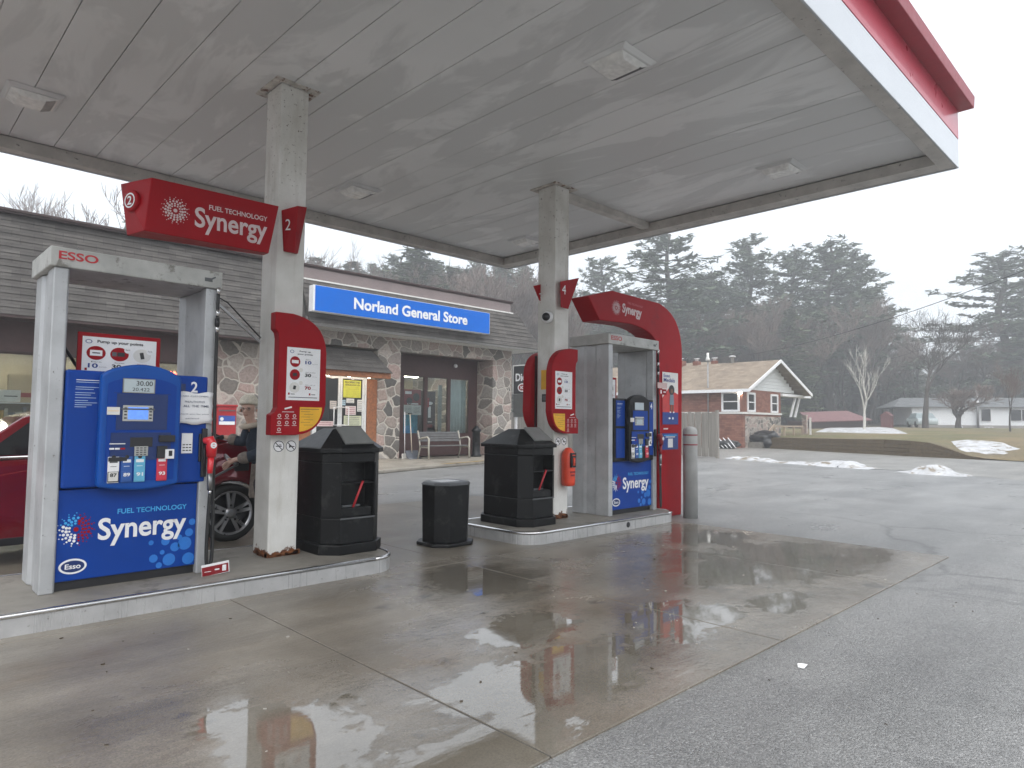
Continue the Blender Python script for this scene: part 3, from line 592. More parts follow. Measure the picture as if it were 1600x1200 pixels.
# ================================================================ DISPENSERS
def dispenser(X0, Y0, num, label, dark):
    r = empty('fuel_dispenser', (X0+.58, Y0+.3, .15), label, 'fuel pump', 'fuel pumps under the canopy')
    hood = PLAST if dark else BLUE2; cab = BLUE if not dark else BLUE
    yb = Y0+.62; N = lambda x: X0+x
    # side panels with a pressed rib
    for sd_, xa in ((-1, 0.0), (1, 1.02)):
        b = MB()
        P = [(xa, 0), (xa+.085, 0), (xa+.095, .02), (xa+.095, .1), (xa+.075, .13), (xa+.075, .5), (xa+.085, .62), (xa, .62), (xa, .42), (xa+.018, .38), (xa+.018, .24), (xa, .2)] if sd_ < 0 else [(xa, 0), (xa+.085, 0), (xa+.095, .2), (xa+.078, .24), (xa+.078, .38), (xa+.095, .42), (xa+.095, .62), (xa, .62), (xa+.02, .5), (xa+.02, .13), (xa, .1)]
        P = [(N(a), Y0+c, .15) for a, c in P]; b.prism(P, (0, 0, 2.25), STEEL)
        b.build('side_panel', r, .008)
    b = MB(); b.box(N(-.03), N(1.14), Y0-.02, yb+.03, 2.402, 2.54, HDR); hd = b.build('header', r, .008)
    b = MB(); rw = M('esso_red', (.45, .012, .02), .4)
    b.text('ESSO', (N(.02), Y0-.021, 2.455), UX, UZ, .24, .058, rw, .022, .001)
    b.build('lettering', hd); b = MB(); b.plate((N(1.03), Y0-.021, 2.465), UX, UZ, .06, .03, PLASTG, .001); b.plate((N(1.06), Y0-.021, 2.478), V(.8, 0, .5), V(-.5, 0, .8), .06, .014, PLASTG, .001)
    b.build('sticker_remnant', hd)
    b = MB(); b.tube([(N(.12), Y0+.1, 2.54), (N(.15), Y0+.1, 2.575), (N(.18), Y0+.1, 2.54)], .006, GUNM, 6); b.build('lifting_eye', hd)
    # lower door
    b = MB(); b.box(N(.096), N(1.019), Y0+.06, yb-.03, .15, .215, BLACKP); b.build('plinth', r)
    b = MB(); b.box(N(.096), N(1.019), Y0+.03, yb-.05, .216, .85, BLUE); ld = b.build('lower_door', r, .006)
    yf = Y0+.03-.0005; b = MB()
    burst(b, (N(.21), yf, .57), UX, UZ, .115, [CYAN, CYAN, BLUEL, WHITE, WHITE, WHITE, RED, RED, RED] if False else [RED, RED, CYAN, CYAN, WHITE, WHITE, WHITE, RED, RED])
    b.build('logo_burst', ld); b = MB(); synergy(b, (N(.345), yf, .43), UX, UZ, .60, WHITE, CYAN); b.build('lettering', ld); b = MB()
    esso(b, (N(.2), yf, .315), UX, UZ, .085, WHITE, BLUED, WHITE); b.build('oval_emblem', ld); b = MB()
    for (x, z, q) in ((.80, .42, .03), (.90, .44, .02), (.97, .47, .03), (.87, .37, .034), (.78, .34, .017), (.94, .39, .05), (.72, .30, .03), (.83, .28, .045), (.76, .245, .022), (.97, .27, .045), (.70, .42, .018), (.99, .55, .025)):
        b.disc((N(x), yf, z), UX, UZ, q, BLUEL, .001, 20)
    b.build('bubble_pattern', ld)
    # head cabinet
    ch = .86 if not dark else .85
    b = MB(); b.box(N(.10), N(1.06 if not dark else 1.015), Y0-.01, yb-.04, ch, 1.69, cab if not dark else PLAST); cb = b.build('head_cabinet', r, .015)
    if dark:
        b = MB(); b.box(N(.14), N(.33), Y0-.018, Y0-.008, 1.32, 1.66, BLUE); b.build('blue_inlay', cb, .004); b = MB(); b.box(N(.14), N(.33), Y0-.018, Y0-.008, .90, 1.29, BLUE); b.build('blue_inlay', cb, .004); b = MB(); b.box(N(.83), N(1.0), Y0-.018, Y0-.008, .92, 1.66, BLUE); b.build('blue_inlay', cb, .004)
    y1 = Y0-.0105 if not dark else Y0-.0185
    b = MB(); tw = M('faint_print', (.35, .45, .62), .5)
    for k, (z, w_) in enumerate(((1.62, .26), (1.605, .26), (1.57, .19), (1.555, .14), (1.53, .15), (1.515, .12), (1.495, .16), (1.475, .1), (1.46, .17), (1.445, .13), (1.43, .09))):
        s_ = 1 if not dark else .55
        b.plate((N(.155+w_*s_/2*.85), y1, z), UX, UZ, w_*s_*.8, .0045, tw if k else WHITE, .001)
    b.build('printed_label', cb); b = MB(); b.text(num, (N(.93 if not dark else .92), y1, 1.56), UX, UZ, .05, .085, WHITE, .02, .001)
    b.build('pump_number', cb)
    if not dark:
        b = MB(); b.plate((N(.86), y1, 1.58), UX, UZ, .06, .09, BLUED, .001); b.build('faded_sticker', cb)
    # hood
    xa, xb = (.30, .84) if not dark else (.34, .82)
    top = [(N(xa+(xb-xa)*t), Y0-.085, 1.66+.09*sin(pi*t)**.7) for t in [k/14 for k in range(15)]]
    bot = [(N(xb-(xb-xa)*t), Y0-.085, .865-.035*sin(pi*t)) for t in [k/10 for k in range(11)]]
    b = MB(); b.prism(top+bot, (0, .08, 0), hood); b.build('hood', cb, .02, 3)
    b = MB(); c0 = BLUED if not dark else BLUE
    ym = Y0-.0855
    ins = [(N(xa+.04+(xb-xa-.08)*t), ym, 1.60+.055*sin(pi*t)**.7) for t in [k/12 for k in range(13)]]
    b.prism([V(*p) for p in ins]+[V(N(xb-.04), ym, .9), V(N(xa+.04), ym, .9)], (0, -.004, 0), BLUE if not dark else PLAST)
    ym -= .0042
    cx = (xa+xb)/2
    b.plate((N(cx), ym, 1.40), UX, UZ, .34, .26, c0, .004); b.plate((N(cx), ym, 1.535), UX, UZ, .38, .002, BLACKP, .001)
    b.plate((N(cx), ym, 1.15), UX, UZ, .40, .20, c0, .005)
    b.build('control_panel', cb)
    b = MB(); dx = cx-.03
    b.plate((N(dx), ym, 1.59), UX, UZ, .215, .105, GUNM, .006); b.plate((N(dx), ym, 1.59), UX, UZ, .2, .093, LCD, .008)
    if not dark:
        b.text('30.00', (N(dx-.02), ym, 1.592), UX, UZ, .11, .035, BLACKP, .01, .0095); b.text('20.422', (N(dx-.045), ym, 1.552), UX, UZ, .115, .025, BLACKP, 0, .0095)
    b.build('price_display', cb)
    b = MB(); b.plate((N(dx), ym, 1.42), UX, UZ, .22, .012, PLASTG, .012); b.plate((N(dx), ym, 1.40-.01), UX, UZ, .20, .115, M('bezel_grey', (.4, .4, .38), .4), .009); b.plate((N(dx), ym, 1.39), UX, UZ, .135, .09, SCREEN if not dark else LCD, .011)
    for sx in (-.083, .083):
        for k in range(4): b.plate((N(dx+sx), ym, 1.355+k*.024), UX, UZ, .018, .01, BLACKP, .0105)
    b.build('touch_screen', cb, .002)
    b = MB(); b.plate((N(dx-.16), ym, 1.405), UX, UZ, .08, .055, OFFW, .007); b.plate((N(dx-.16), ym, 1.405), UX, UZ, .07, .003, YEL, .008); b.build('sticker', cb)
    b = MB(); b.plate((N(cx), ym, 1.18), UX, UZ, .15, .07, BLACKP, .007); b.plate((N(cx), ym, 1.115), UX, UZ, .09, .07, M('keypad_metal', (.42, .42, .40), .35, .6), .012)
    for i in range(3):
        for j in range(4): b.plate((N(cx-.025+i*.025), ym, 1.09+j*.016), UX, UZ, .017, .009, PLASTG, .0135)
    b.build('keypad', cb, .002)
    b = MB(); b.plate((N(cx+.17), ym, 1.205), UX, UZ, .11, .05, BLACKP, .03); b.build('receipt_slot', cb, .004); b = MB(); b.plate((N(cx+.14), ym, 1.105), UX, UZ, .07, .09, BLACKP, .025); b.build('card_reader', cb, .004); b = MB(); b.plate((N(cx-.15), ym, 1.06), UX, UZ, .12, .03, BLACKP, .012)
    b.build('card_slot', cb, .004)
    b = MB(); b.plate((N(cx+.19), ym, 1.09), UX, UZ, .062, .07, WHITE, .028); b.plate((N(cx+.195), ym, 1.095), UX, UZ, .025, .04, BLACKP, .029); b.build('instruction_card', cb)
    b = MB(); b.plate((N(cx-.155), ym, 1.17), UX, UZ, .1, .006, WHITE, .0065)
    for k, m_ in enumerate((WHITE, WHITE, RED)): b.plate((N(cx-.19+k*.035), ym, 1.135), UX, UZ, .03, .012, m_, .0065)
    b.build('card_brand_label', cb)
    TEAL = M('grade_cyan', (.12, .42, .62), .4); NAV = M('grade_navy', (.02, .09, .33), .4); GR = M('grade_red', (.55, .03, .06), .4)
    for k, (t, xx, m_, mt) in enumerate((('87', -.175, WHITE, BLACKP), ('89', -.09, NAV, WHITE), ('91', -.005, TEAL, WHITE), ('93', .145, GR, WHITE))):
        b = MB(); b.plate((N(cx+xx), ym, .985), UX, UZ, .072, .185, m_, .007); b.plate((N(cx+xx), ym, .935), UX, UZ, .07, .075, BLACKP if k == 0 else m_, .012); b.plate((N(cx+xx), ym, .937), UX, UZ, .062, .065, m_ if k else OFFW, .0135)
        b.plate((N(cx+xx), ym, 1.045), UX, UZ, .052, .022, PLASTG if k == 0 else WHITE, .0085); b.disc((N(cx+xx), ym, 1.075), UX, UZ, .014, BLACKP, .009, 12)
        b.text(t, (N(cx+xx-.022), ym, .935), UX, UZ, .044, .026, mt, .03, .015)
        b.plate((N(cx+xx), ym, 1.008), UX, UZ, .04, .004, mt, .0085); b.build('grade_button', cb, .002)
    # keypad sheet at right
    b = MB(); b.plate((N(.915), y1, 1.165), UX, UZ, .08, .155, WHITE, .004)
    for i in range(3):
        for j in range(3): b.plate((N(.892+i*.023), y1, 1.11+j*.022), UX, UZ, .016, .008, BLACKP, .005)
    b.build('code_sheet', cb)
    # nozzle boot, nozzle and hose
    hx = 1.075
    b = MB(); b.box(N(1.0), N(1.018), Y0-.03, Y0-.0125, 1.02, 1.24, BLACKP); b.box(N(1.02), N(1.062), Y0-.035, Y0-.012, .90, 1.28, BLACKP); b.build('nozzle_boot', r, .006)
    nz = MB(); nm = M('nozzle_red', (.62, .015, .025), .35, coat=.4) if not dark else REDD
    yn = Y0-.085
    nz.tube([(N(hx-.05), yn+.03, 1.185), (N(hx-.01), yn, 1.19), (N(hx), yn, 1.15), (N(hx), yn, 1.06)], [.022, .04, .043, .036], nm, 12)
    nz.tube([(N(hx), yn, 1.06), (N(hx-.005), yn, .97), (N(hx-.005), yn, .93)], [.026, .022, .02], nm, 12); no = nz.build('nozzle', r)
    b = MB(); b.disc((N(hx), yn-.042, 1.15), UX, UZ, .024, WHITE, .003, 16, inner=.5); b.plate((N(hx), yn-.04, 1.15), UX, UZ, .03, .012, WHITE, .004); b.build('nozzle_label', no)
    b = MB(); b.tube([(N(hx-.005), yn, .93), (N(hx-.003), yn, .80)], .02, GUNM, 12); b.tube([(N(hx-.003), yn, .80), (N(hx), yn, .77)], .013, CHROME, 10); b.build('swivel', no)
    b = MB(); b.tube([(N(hx-.045), yn+.02, 1.15), (N(hx-.055), yn, 1.09), (N(hx-.045), yn, .98)], .006, BLACKP, 6); b.build('trigger_guard', no)
    hs2 = MB(); xt = 1.105
    pts = [(N(xt), Y0-.03, 2.39), (N(xt), Y0-.03, 1.8), (N(xt+.005), Y0-.04, 1.1), (N(xt+.01), Y0-.06, .5), (N(xt+.005), Y0-.07, .27), (N(xt-.02), Y0-.08, .2), (N(hx-.005), Y0-.085, .22), (N(hx-.012), yn, .32), (N(hx-.01), yn, .5), (N(hx), yn, .77)]
    # smooth the hose
    sm = []
    for i in range(len(pts)-1):
        p0, p1, p2, p3 = (V(*pts[max(0, min(len(pts)-1, i+k))]) for k in (-1, 0, 1, 2))
        for k in range(6):
            t = k/6; sm.append(.5*((2*p1)+(-p0+p2)*t+(2*p0-5*p1+4*p2-p3)*t*t+(-p0+3*p1-3*p2+p3)*t**3))
    sm.append(V(*pts[-1])); hs2.tube(sm, .0135, RUBB, 10); ho = hs2.build('hose', r)
    b = MB()
    for z in (2.36, 2.18, 2.05):
        b.tube([(N(xt), Y0-.03, z), (N(xt), Y0-.03, z+.05)], .0155, CHROME, 10); b.build('hose_collar', ho); b = MB()
    b.tube([(N(xt), Y0-.03, 2.10), (N(xt), Y0-.03, 2.16)], .019, BLACKP, 12); b.build('breakaway', ho)
    return r
d1 = dispenser(.94, 5.52, '2', 'near fuel pump with blue cabinet and paper note, marked two', False)
d2 = dispenser(7.04, 5.40, '4', 'farther fuel pump with black hood under the red arch, marked four', True)
# stay rod behind pump two and cable to the column
b = MB(); b.tube([(2.08, 5.9, 2.46), (2.3, 5.95, 2.38), (2.62, 5.98, 2.1)], .006, BLACKP, 6); b.obox((2.36, 5.96, 2.25), (.25, .01, -.19), (.006, 0, .008), (0, .012, 0), STEEL); b.build('steel_brace', label='thin grey brace running from the pump header to the near column', cat='brace')
b = MB(); b.tube([(1.06, 5.95, 1.95), (1.22, 5.95, 1.69)], .012, BLACKP, 8); b.build('strut', d1)
# promotional signs on the pumps
def promo(X0, X1, Y, z0, z1, label):
    t = empty('promotion_sign', ((X0+X1)/2, Y, z0), label, 'sign', 'points posters framed in red')
    b = MB(); b.box(X0, X1, Y, Y+.02, z0, z1, RED); b.build('frame', t, .004)
    b = MB(); points_poster(b, (X0+.03, Y-.0005, z0+.005), UX, UZ, X1-X0-.06, z1-z0-.035, True); b.build('poster', t); return t
promo(1.14, 1.70, 5.72, 1.69, 1.985, 'wide red framed points poster standing on the near pump cabinet')
promo(7.12, 7.50, 5.62, 1.69, 1.985, 'red framed points poster standing on the black hooded pump')
# hand written note
nt_ = empty('paper_note', (1.89, 5.47, 1.33), 'creased white paper note with handwriting taped to the near pump', 'note')
b = MB(); vv = []; NX, NZ = 7, 7
for j in range(NZ+1):
    for i in range(NX+1):
        vv.append((1.765+.265*i/NX+.006*sin(j*2.1), 5.492-.006*abs(noise.noise(V(i*.7, j*.8, 1)))*2, 1.315+.245*j/NZ+.008*sin(i*1.3)))
b.add(vv, [(j*(NX+1)+i, j*(NX+1)+i+1, (j+1)*(NX+1)+i+1, (j+1)*(NX+1)+i) for j in range(NZ) for i in range(NX)], WHITE, True)
po = b.build('sheet', nt_); sm_ = po.modifiers.new('t', 'SOLIDIFY'); sm_.thickness = .0015
ink = M('pen_ink', (.05, .06, .12), .6)
b = MB()
b.text('CASH  CUSTOMERS', (1.785, 5.482, 1.525), UX, UZ, .21, .011, ink, 0, .001); b.text('PREAUTHORIZE', (1.82, 5.482, 1.48), UX, UZ, .15, .014, ink, 0, .001)
b.text('ALL  THE  TIME', (1.81, 5.482, 1.445), UX, UZ, .19, .017, ink, .01, .001); b.text('thank you for your', (1.785, 5.482, 1.385), UX, UZ, .22, .011, ink, 0, .001); b.text('patience', (1.83, 5.482, 1.35), UX, UZ, .10, .013, ink, 0, .001)
b.build('handwriting', nt_)
# tag lying at the foot of the hose
tg = empty('hose_tag', (2.05, 5.38, .15), 'small red and white card tag hanging from the hose loop at the near pump', 'tag')
b = MB(); b.obox((2.06, 5.385, .195), (.105, 0, .008), (0, .002, 0), (-.004, 0, .045), WHITE); b.build('card', tg, .003)
b = MB(); b.obox((2.058, 5.3825, .188), (.10, 0, .008), (0, .0012, 0), (-.003, 0, .034), REDD); b.plate((2.125, 5.3815, .195), UX, UZ, .03, .045, WHITE, .001); b.plate((2.07, 5.3815, .19), UX, UZ, .035, .01, WHITE, .001); b.plate((2.0, 5.3815, .18), UX, UZ, .05, .004, WHITE, .001); b.build('print', tg)
t2 = empty('hose_tag', (8.2, 5.33, 1.9), 'small pale and red tag card hanging high beside the hose at the far pump', 'tag')
b = MB(); b.box(8.07, 8.31, 5.33, 5.334, 1.86, 1.94, M('tag_pink', (.55, .40, .38), .5)); b.build('card', t2); b = MB(); b.box(8.09, 8.29, 5.328, 5.3295, 1.77, 1.85, RED); b.plate((8.15, 5.3275, 1.81), UX, UZ, .03, .05, WHITE, .001); b.plate((8.24, 5.3275, 1.81), UX, UZ, .06, .015, WHITE, .001); b.build('print', t2)
# ================================================================ RED SIGNS ON THE COLUMNS
def outl(pts, Y): return [onY(x, y, Y) for x, y in pts]
sg = empty('fuel_sign', (2.1, 5.6, 2.85), 'long red overhead box sign with white lettering fixed to the near column', 'sign')
Ys = 5.6; P = outl([(237, 277), (436, 322), (420, 396), (225, 360)], Ys); yv = .34
tr_, br_, bl_ = P[1], P[2], P[3]
b = MB(); b.loft(P, [P[0]+V(-.13, yv, 0), P[1]+V(0, .1, 0), P[2]+V(0, .1, 0), P[3]+V(-.03, yv, .02)], RED); b.build('box', sg, .006)
u = (P[1]-P[0]).normalized(); v = (UZ-u*UZ.dot(u)).normalized(); b = MB(); PW = M('sign_pink_white', (.62, .50, .50), .45)
burst(b, onY(274, 329, Ys-.001), u, v, .105, [PW], 4); b.build('logo_burst', sg); b = MB()
o = onY(304, 353, Ys-.001); b.text('Synergy', o+v*-.055, u, v, .60, .215, PW, .02, .002); b.text('FUEL TECHNOLOGY', o+u*.11+v*.155, u, v, .49, .042, PW, .02, .002); b.build('lettering', sg)
b = MB(); e1 = (P[3]-P[0]).normalized(); e2 = V(-.13, yv, 0).normalized(); c_ = P[0]+V(-.06, yv*.5, -.17)+V(-.012, 0, 0)
nn = e2.cross(UZ); nn = -nn if nn.x > 0 else nn
b.lathe(c_, [(.085, -.01), (.085, .03), (.075, .034)], RED, 24, nn); uu = -e2; b.disc(c_+nn*.035, uu, UZ, .06, WHITE, .002, 20, inner=.8); b.text('2', c_+nn*.036-uu*.025-UZ*.035, uu, UZ, .05, .07, WHITE, .02, .002); b.build('number_disc', sg)
# number wedges
def wedge(name, quad, fold, label, txt, tp, dy, Y):
    # quad px outline (tl, tr, br, bl), fold px line
    w = empty(name, (onY(*quad[3], Y).x, Y, onY(*quad[3], Y).z), label, 'sign')
    return w
w1 = empty('number_sign', (2.74, 5.68, 2.86), 'red wedge sign with the number two on the near column', 'sign')
A = [V(2.66, 5.725, 3.24), V(2.755, 5.60, 3.275), V(2.885, 5.68, 3.31), V(2.885, 5.72, 3.31)]; B = [V(2.69, 5.725, 2.87), V(2.745, 5.62, 2.85), V(2.81, 5.68, 2.865), V(2.81, 5.72, 2.865)]
b = MB(); b.loft(B, A, RED); b.build('wedge', w1, .004)
u = (A[1]-A[0]); u.z = 0; u.normalize(); b = MB(); nm = u.cross(UZ); b.text('2', (A[0]+B[0])/2+u*.035+V(0, 0, .0)+nm*.012, u, UZ, .05, .10, WHITE, 0, .002); b.build('number', w1)
w2 = empty('number_sign', (6.5, 5.68, 2.83), 'red flag sign with the number four right of the camera column', 'sign')
b = MB(); b.loft(outl([(875, 440), (905, 434), (888, 483), (876, 480)], 5.62), outl([(875, 440), (897, 436), (884, 481), (876, 480)], 5.70), RED); b.build('wedge', w2, .004)
b = MB(); b.text('4', onY(878, 459, 5.618), UX, UZ, .075, .12, WHITE, 0, .002); b.build('number', w2)
w3 = empty('number_sign', (6.1, 6.0, 2.8), 'red flag sign with the number three left of the camera column', 'sign')
b = MB(); b.loft(outl([(833, 447), (858, 441), (858, 495), (849, 485)], 5.95), outl([(836, 447), (858, 441), (858, 495), (851, 485)], 6.03), RED); b.build('wedge', w3, .004)
b = MB(); b.text('3', onY(842, 472, 5.948), UX, UZ, .075, .12, WHITE, 0, .002); b.build('number', w3)
# curved points boards
def board(o, dx, label, mirror=False, y0=5.62, th=.1, face=True, keep=1):
    """o = X of the column's left edge"""
    t = empty('points_board', (o+.2, y0, 1.22), label, 'sign', 'curved red points boards on the columns')
    pr = [(-.04, 2.30), (.12, 2.30)] + [(p[0], p[1]) for p in arc((.12, 2.30, 0), (.44, 2.27, 0), (.46, 1.97, 0), 10)] + [(.46, 1.50)] + [(p[0], p[1]) for p in arc((.46, 1.50, 0), (.44, 1.24, 0), (.18, 1.22, 0), 8)] + [(-.055, 1.22), (-.055, 1.40), (-.02, 1.42), (.0, 1.46), (.0, 2.07), (-.01, 2.12), (-.04, 2.15)]
    sgn = -1 if mirror else 1
    P = [V(o+(x_*sgn), y0, z) for x_, z in pr]
    if mirror: P = P[::-1]
    b = MB(); b.prism(P, (0, th, 0), RED); b.build('panel', t, .008, 3)
    if face:
        ye = y0-.0005; b = MB(); oo = o; o = o-.46+.0 if mirror else o; points_poster(b, (o+(.065 if mirror else .075), ye, 1.53), UX, UZ, .32, .47, False); b.build('poster', t)
        b = MB(); mx = (lambda a: o+.46-a) if mirror else (lambda a: o+a)
        Q = [V(mx(.21), ye, 1.47), V(mx(.425), ye, 1.47)]+[V(mx(p[0]), ye, p[1]) for p in arc((.425, 1.45, 0), (.40, 1.27, 0), (.21, 1.25, 0), 8)]
        b.prism(Q if mirror else Q[::-1], (0, -.002, 0), YEL)
        for k in range(6): b.plate((mx(.265+.03*(k % 2)), ye-.0022, 1.43-.024*k), UX, UZ, .09, .004, M('label_brown', (.35, .2, .03), .5), .001)
        b.plate((mx(.305), ye-.0022, 1.452), UX, UZ, .18, .008, M('label_brown', (.35, .2, .03), .5), .001)
        b.build('yellow_label', t)
        o = o+.29 if mirror else o
        b = MB(); b.plate((o+.1, ye, 1.46), V(.95, 0, .25), V(-.25, 0, .95), .07, .014, WHITE, .002); b.plate((o+.1, ye, 1.425), UX, UZ, .11, .004, WHITE, .002)
        for i in range(3):
            for j in range(3):
                if j == 2 and i: continue
                b.disc((o+.02+i*.07, ye, 1.39-j*.06), UX, UZ, .016, PW, .002, 12, inner=.6); b.plate((o+.02+i*.07, ye, 1.365-j*.06), UX, UZ, .045, .005, PW, .002)
        b.build('instruction_icons', t)
    return t
board(2.63, 0, 'large curved red points board with white poster on the near column')
board(6.60, 0, 'curved red points board with white poster on the farther column', True, 5.59)
bk = board(6.66, 0, 'dark red curved board seen from behind, left of the farther column', True, 6.01, .14, False)
b = MB(); b.box(6.27, 6.309, 6.0, 6.009, 1.3, 2.22, M('hollow_shade', (.03, .004, .006), .6)); b.build('shade_plate', bk, .003)  # flat dark plate, its colour painting the shade inside the board's hollow back
# side furniture on column two
t = empty('security_camera', (6.2, 5.8, 2.66), 'white ball security camera with black lens on the farther column', 'camera')
cc = V(6.305, 5.80, 2.70); ax = V(-.75, -.6, -.05).normalized()
b = MB(); b.lathe(cc, [(.075, 0), (.075, .05), (.06, .075), (.03, .09)], WHITE, 24, (-1, -.25, 0)); b.build('housing', t)
b = MB(); b.lathe(cc+V(-.07, -.02, 0), [(.05, 0), (.052, .03), (.042, .055), (.0, .062)], BLACKP, 20, ax); b.build('lens', t)
b = MB(); b.box(6.295, 6.309, 5.80, 5.90, 1.62, 1.72, BLACKP); b.box(6.288, 6.296, 5.82, 5.88, 1.64, 1.70, PLASTG); b.build('switch_box', label='small black call button box on the side of the farther column', cat='switch')
b = MB(); b.box(6.300, 6.3085, 5.76, 5.92, 1.78, 2.03, YEL); b.build('warning_label', c2)
fe = empty('fire_extinguisher', (6.53, 5.6, .56), 'orange red covered fire extinguisher hanging on the farther column', 'fire extinguisher')
FER = M('extinguisher_cover', (.72, .07, .03), .35, var=.12)
c_ = V(6.49, 5.615, .56)
b = MB(); b.lathe(c_, [(.05, 0), (.082, .01), (.088, .05), (.088, .36), (.08, .42), (.05, .46), (.035, .48), (.0, .485)], FER, 20); b.build('cover', fe)
b = MB(); b.box(6.43, 6.52, 5.51, 5.53, .80, .98, BLACKP); b.tube([(6.475, 5.508, .82), (6.475, 5.508, .92)], .017, FER, 8); b.plate((6.475, 5.51, .95), UX, UZ, .05, .012, FER, .004); b.build('pictogram', fe)
b = MB(); b.plate((6.475, 5.528, .74), UX, UZ, .09, .02, REDD, .003); b.plate((6.475, 5.528, .70), UX, UZ, .07, .02, REDD, .003); b.build('strap', fe)
# ================================================================ BINS
def bin_(X0, Y0, label):
    t = empty('waste_bin', (X0+.3, Y0+.42, .15), label, 'bin', 'black station bins')
    X1, Y1, c = X0+.60, Y0+.84, .13
    b = MB()
    b.loft(octa(X0-.03, X1+.03, Y0-.03, Y1+.03, c+.01, .15), octa(X0-.03, X1+.03, Y0-.03, Y1+.03, c+.01, .24), PLAST)
    b.loft(octa(X0, X1, Y0, Y1, c, .24), octa(X0, X1, Y0, Y1, c, .47), PLAST); b.loft(octa(X0, X1, Y0, Y1, c, .97), octa(X0, X1, Y0, Y1, c, 1.06), PLAST)
    P = octa(X0, X1, Y0+.0, Y1, c, .47); P = [(X0+c, Y0+.16, .47), (X1-c, Y0+.16, .47), (X1-c, Y0, .47)]+P[2:]+[(X0+c, Y0, .47)]
    b.prism(P, (0, 0, .5), PLAST); b.box(X0+c, X1-c, Y0, Y0+.155, .775, .79, PLAST)
    b.build('body', t, .008)
    b = MB(); b.loft(octa(X0-.035, X1+.035, Y0-.035, Y1+.035, c+.01, 1.06), octa(X0-.035, X1+.035, Y0-.035, Y1+.035, c+.01, 1.10), PLAST)
    b.loft(octa(X0-.03, X1+.03, Y0-.03, Y1+.03, c+.01, 1.10), octa(X0+.18, X1-.18, Y0+.22, Y1-.32, .05, 1.275), PLAST); b.build('hood', t, .006)
    b = MB(); b.prism([(X0+.17, Y0+.21, 1.285), (X1-.17, Y0+.21, 1.285), (X1-.14, Y0+.01, 1.135), (X0+.16, Y0+.01, 1.135)], (0, -.012, .015), M('flap_light', (.17, .175, .17), .4, var=.12)); b.build('flap', t, .003)
    b = MB(); b.box(X0+c-.012, X1-c+.012, Y0-.012, Y0, .46, .475, PLASTG); b.box(X0+c-.012, X0+c, Y0-.008, Y0, .475, .97, PLAST); b.box(X1-c, X1-c+.012, Y0-.008, Y0, .475, .97, PLAST); b.build('recess_frame', t, .003)
    b = MB(); b.box(X0+c+.01, X1-c-.01, Y0+.02, Y0+.15, .475, .56, PLAST); b.build('tray', t, .01)
    return t
b1 = bin_(3.04, 5.43, 'large black waste bin between the near column and the island end')
b2 = copy_tree(b1); b2.location = (5.53+.3, 5.43+.42, .15); b2['label'] = 'large black waste bin left of the farther column with the extinguisher'
sq = M('squeegee_red', (.45, .02, .03), .35)
for k, (X0, lb) in enumerate(((3.04, 'red squeegee handle leaning in the near waste bin'), (5.53, 'red squeegee handle leaning in the farther waste bin'))):
    t = empty('squeegee', (X0+.3, 5.47, .5), lb, 'squeegee', 'squeegees in the bins')
    b = MB(); b.tube([(X0+.27, 5.50, .50), (X0+.30, 5.46, .64), (X0+.345, 5.425, .80)], .011, sq, 10); b.build('handle', t); b = MB(); b.box(X0+.18, X0+.36, 5.49, 5.52, .562, .58, PLASTG); b.build('head', t, .003)
t = empty('waste_bin', (4.74, 5.9, 0), 'small squat black bin standing on the slab between the islands', 'bin')
b = MB(); b.loft(octa(4.45, 5.03, 5.62, 6.16, .13, .013), octa(4.45, 5.03, 5.62, 6.16, .13, .05), PLAST); b.loft(octa(4.50, 4.98, 5.67, 6.11, .12, .05), octa(4.49, 4.99, 5.66, 6.12, .12, .665), PLAST); b.build('body', t, .01)
b = MB(); b.loft(octa(4.48, 5.0, 5.65, 6.13, .12, .665), octa(4.50, 4.98, 5.67, 6.11, .12, .695), PLASTG); b.build('lid', t, .006); b = MB(); b.box(4.60, 4.86, 5.80, 6.0, .696, .70, WHITE); b.build('lid_label', t)
# ================================================================ ARCH SIGN, BOLLARD
ar = empty('arch_sign', (8.6, 5.6, 0), 'tall curved red arch sign over the black hooded pump', 'sign')
Ya = 5.5
P = outl([(919, 462), (958, 454), (1030, 474)], Ya)+[V(*p) for p in arc(onY(1030, 474, Ya), onY(1064, 492, Ya), onY(1066, 550, Ya), 10)]+[V(8.95, Ya, .0), V(8.36, Ya, .0), V(8.36, Ya, 2.35)]+[V(*p) for p in arc((8.36, Ya, 2.42), (8.33, Ya, 2.70), onY(985, 506, Ya), 8)]+outl([(937, 500)], Ya)
b = MB(); b.prism(P, (0, .3, 0), RED); b.build('arch_panel', ar, .012)
b = MB(); c_ = onY(963, 481, Ya-.001); rd = (onY(1014, 500, Ya)-onY(972, 488, Ya)).normalized(); rv = (UZ-rd*UZ.dot(rd)).normalized()
burst(b, c_, rd, rv, .10, [PW], 6); b.build('logo_burst', ar); b = MB(); o = onY(972, 489, Ya-.001); b.text('Synergy', o+rv*-.03, rd, rv, .46, .17, PW, .035, .002); b.text('FUEL TECHNOLOGY', o+rd*.12+rv*.15, rd, rv, .36, .03, M('faded_print', (.5, .12, .13), .5), .01, .002); b.build('lettering', ar)
b = MB(); yA = Ya-.0005; x0, x1 = 8.44, 8.86
b.plate(((x0+x1)/2, yA, 1.73), UX, UZ, x1-x0+.03, .80, RED, .003); b.plate(((x0+x1)/2, yA, 1.93), UX, UZ, x1-x0, .38, OFFW, .006)
b.prism([V(x0, yA-.006, 1.50), V(x1, yA-.006, 1.50), V(x1, yA-.006, 1.80), V(x0+.16, yA-.006, 1.88), V(x0, yA-.006, 1.74)], (0, -.002, 0), M('poster_red', (.50, .03, .03), .4))
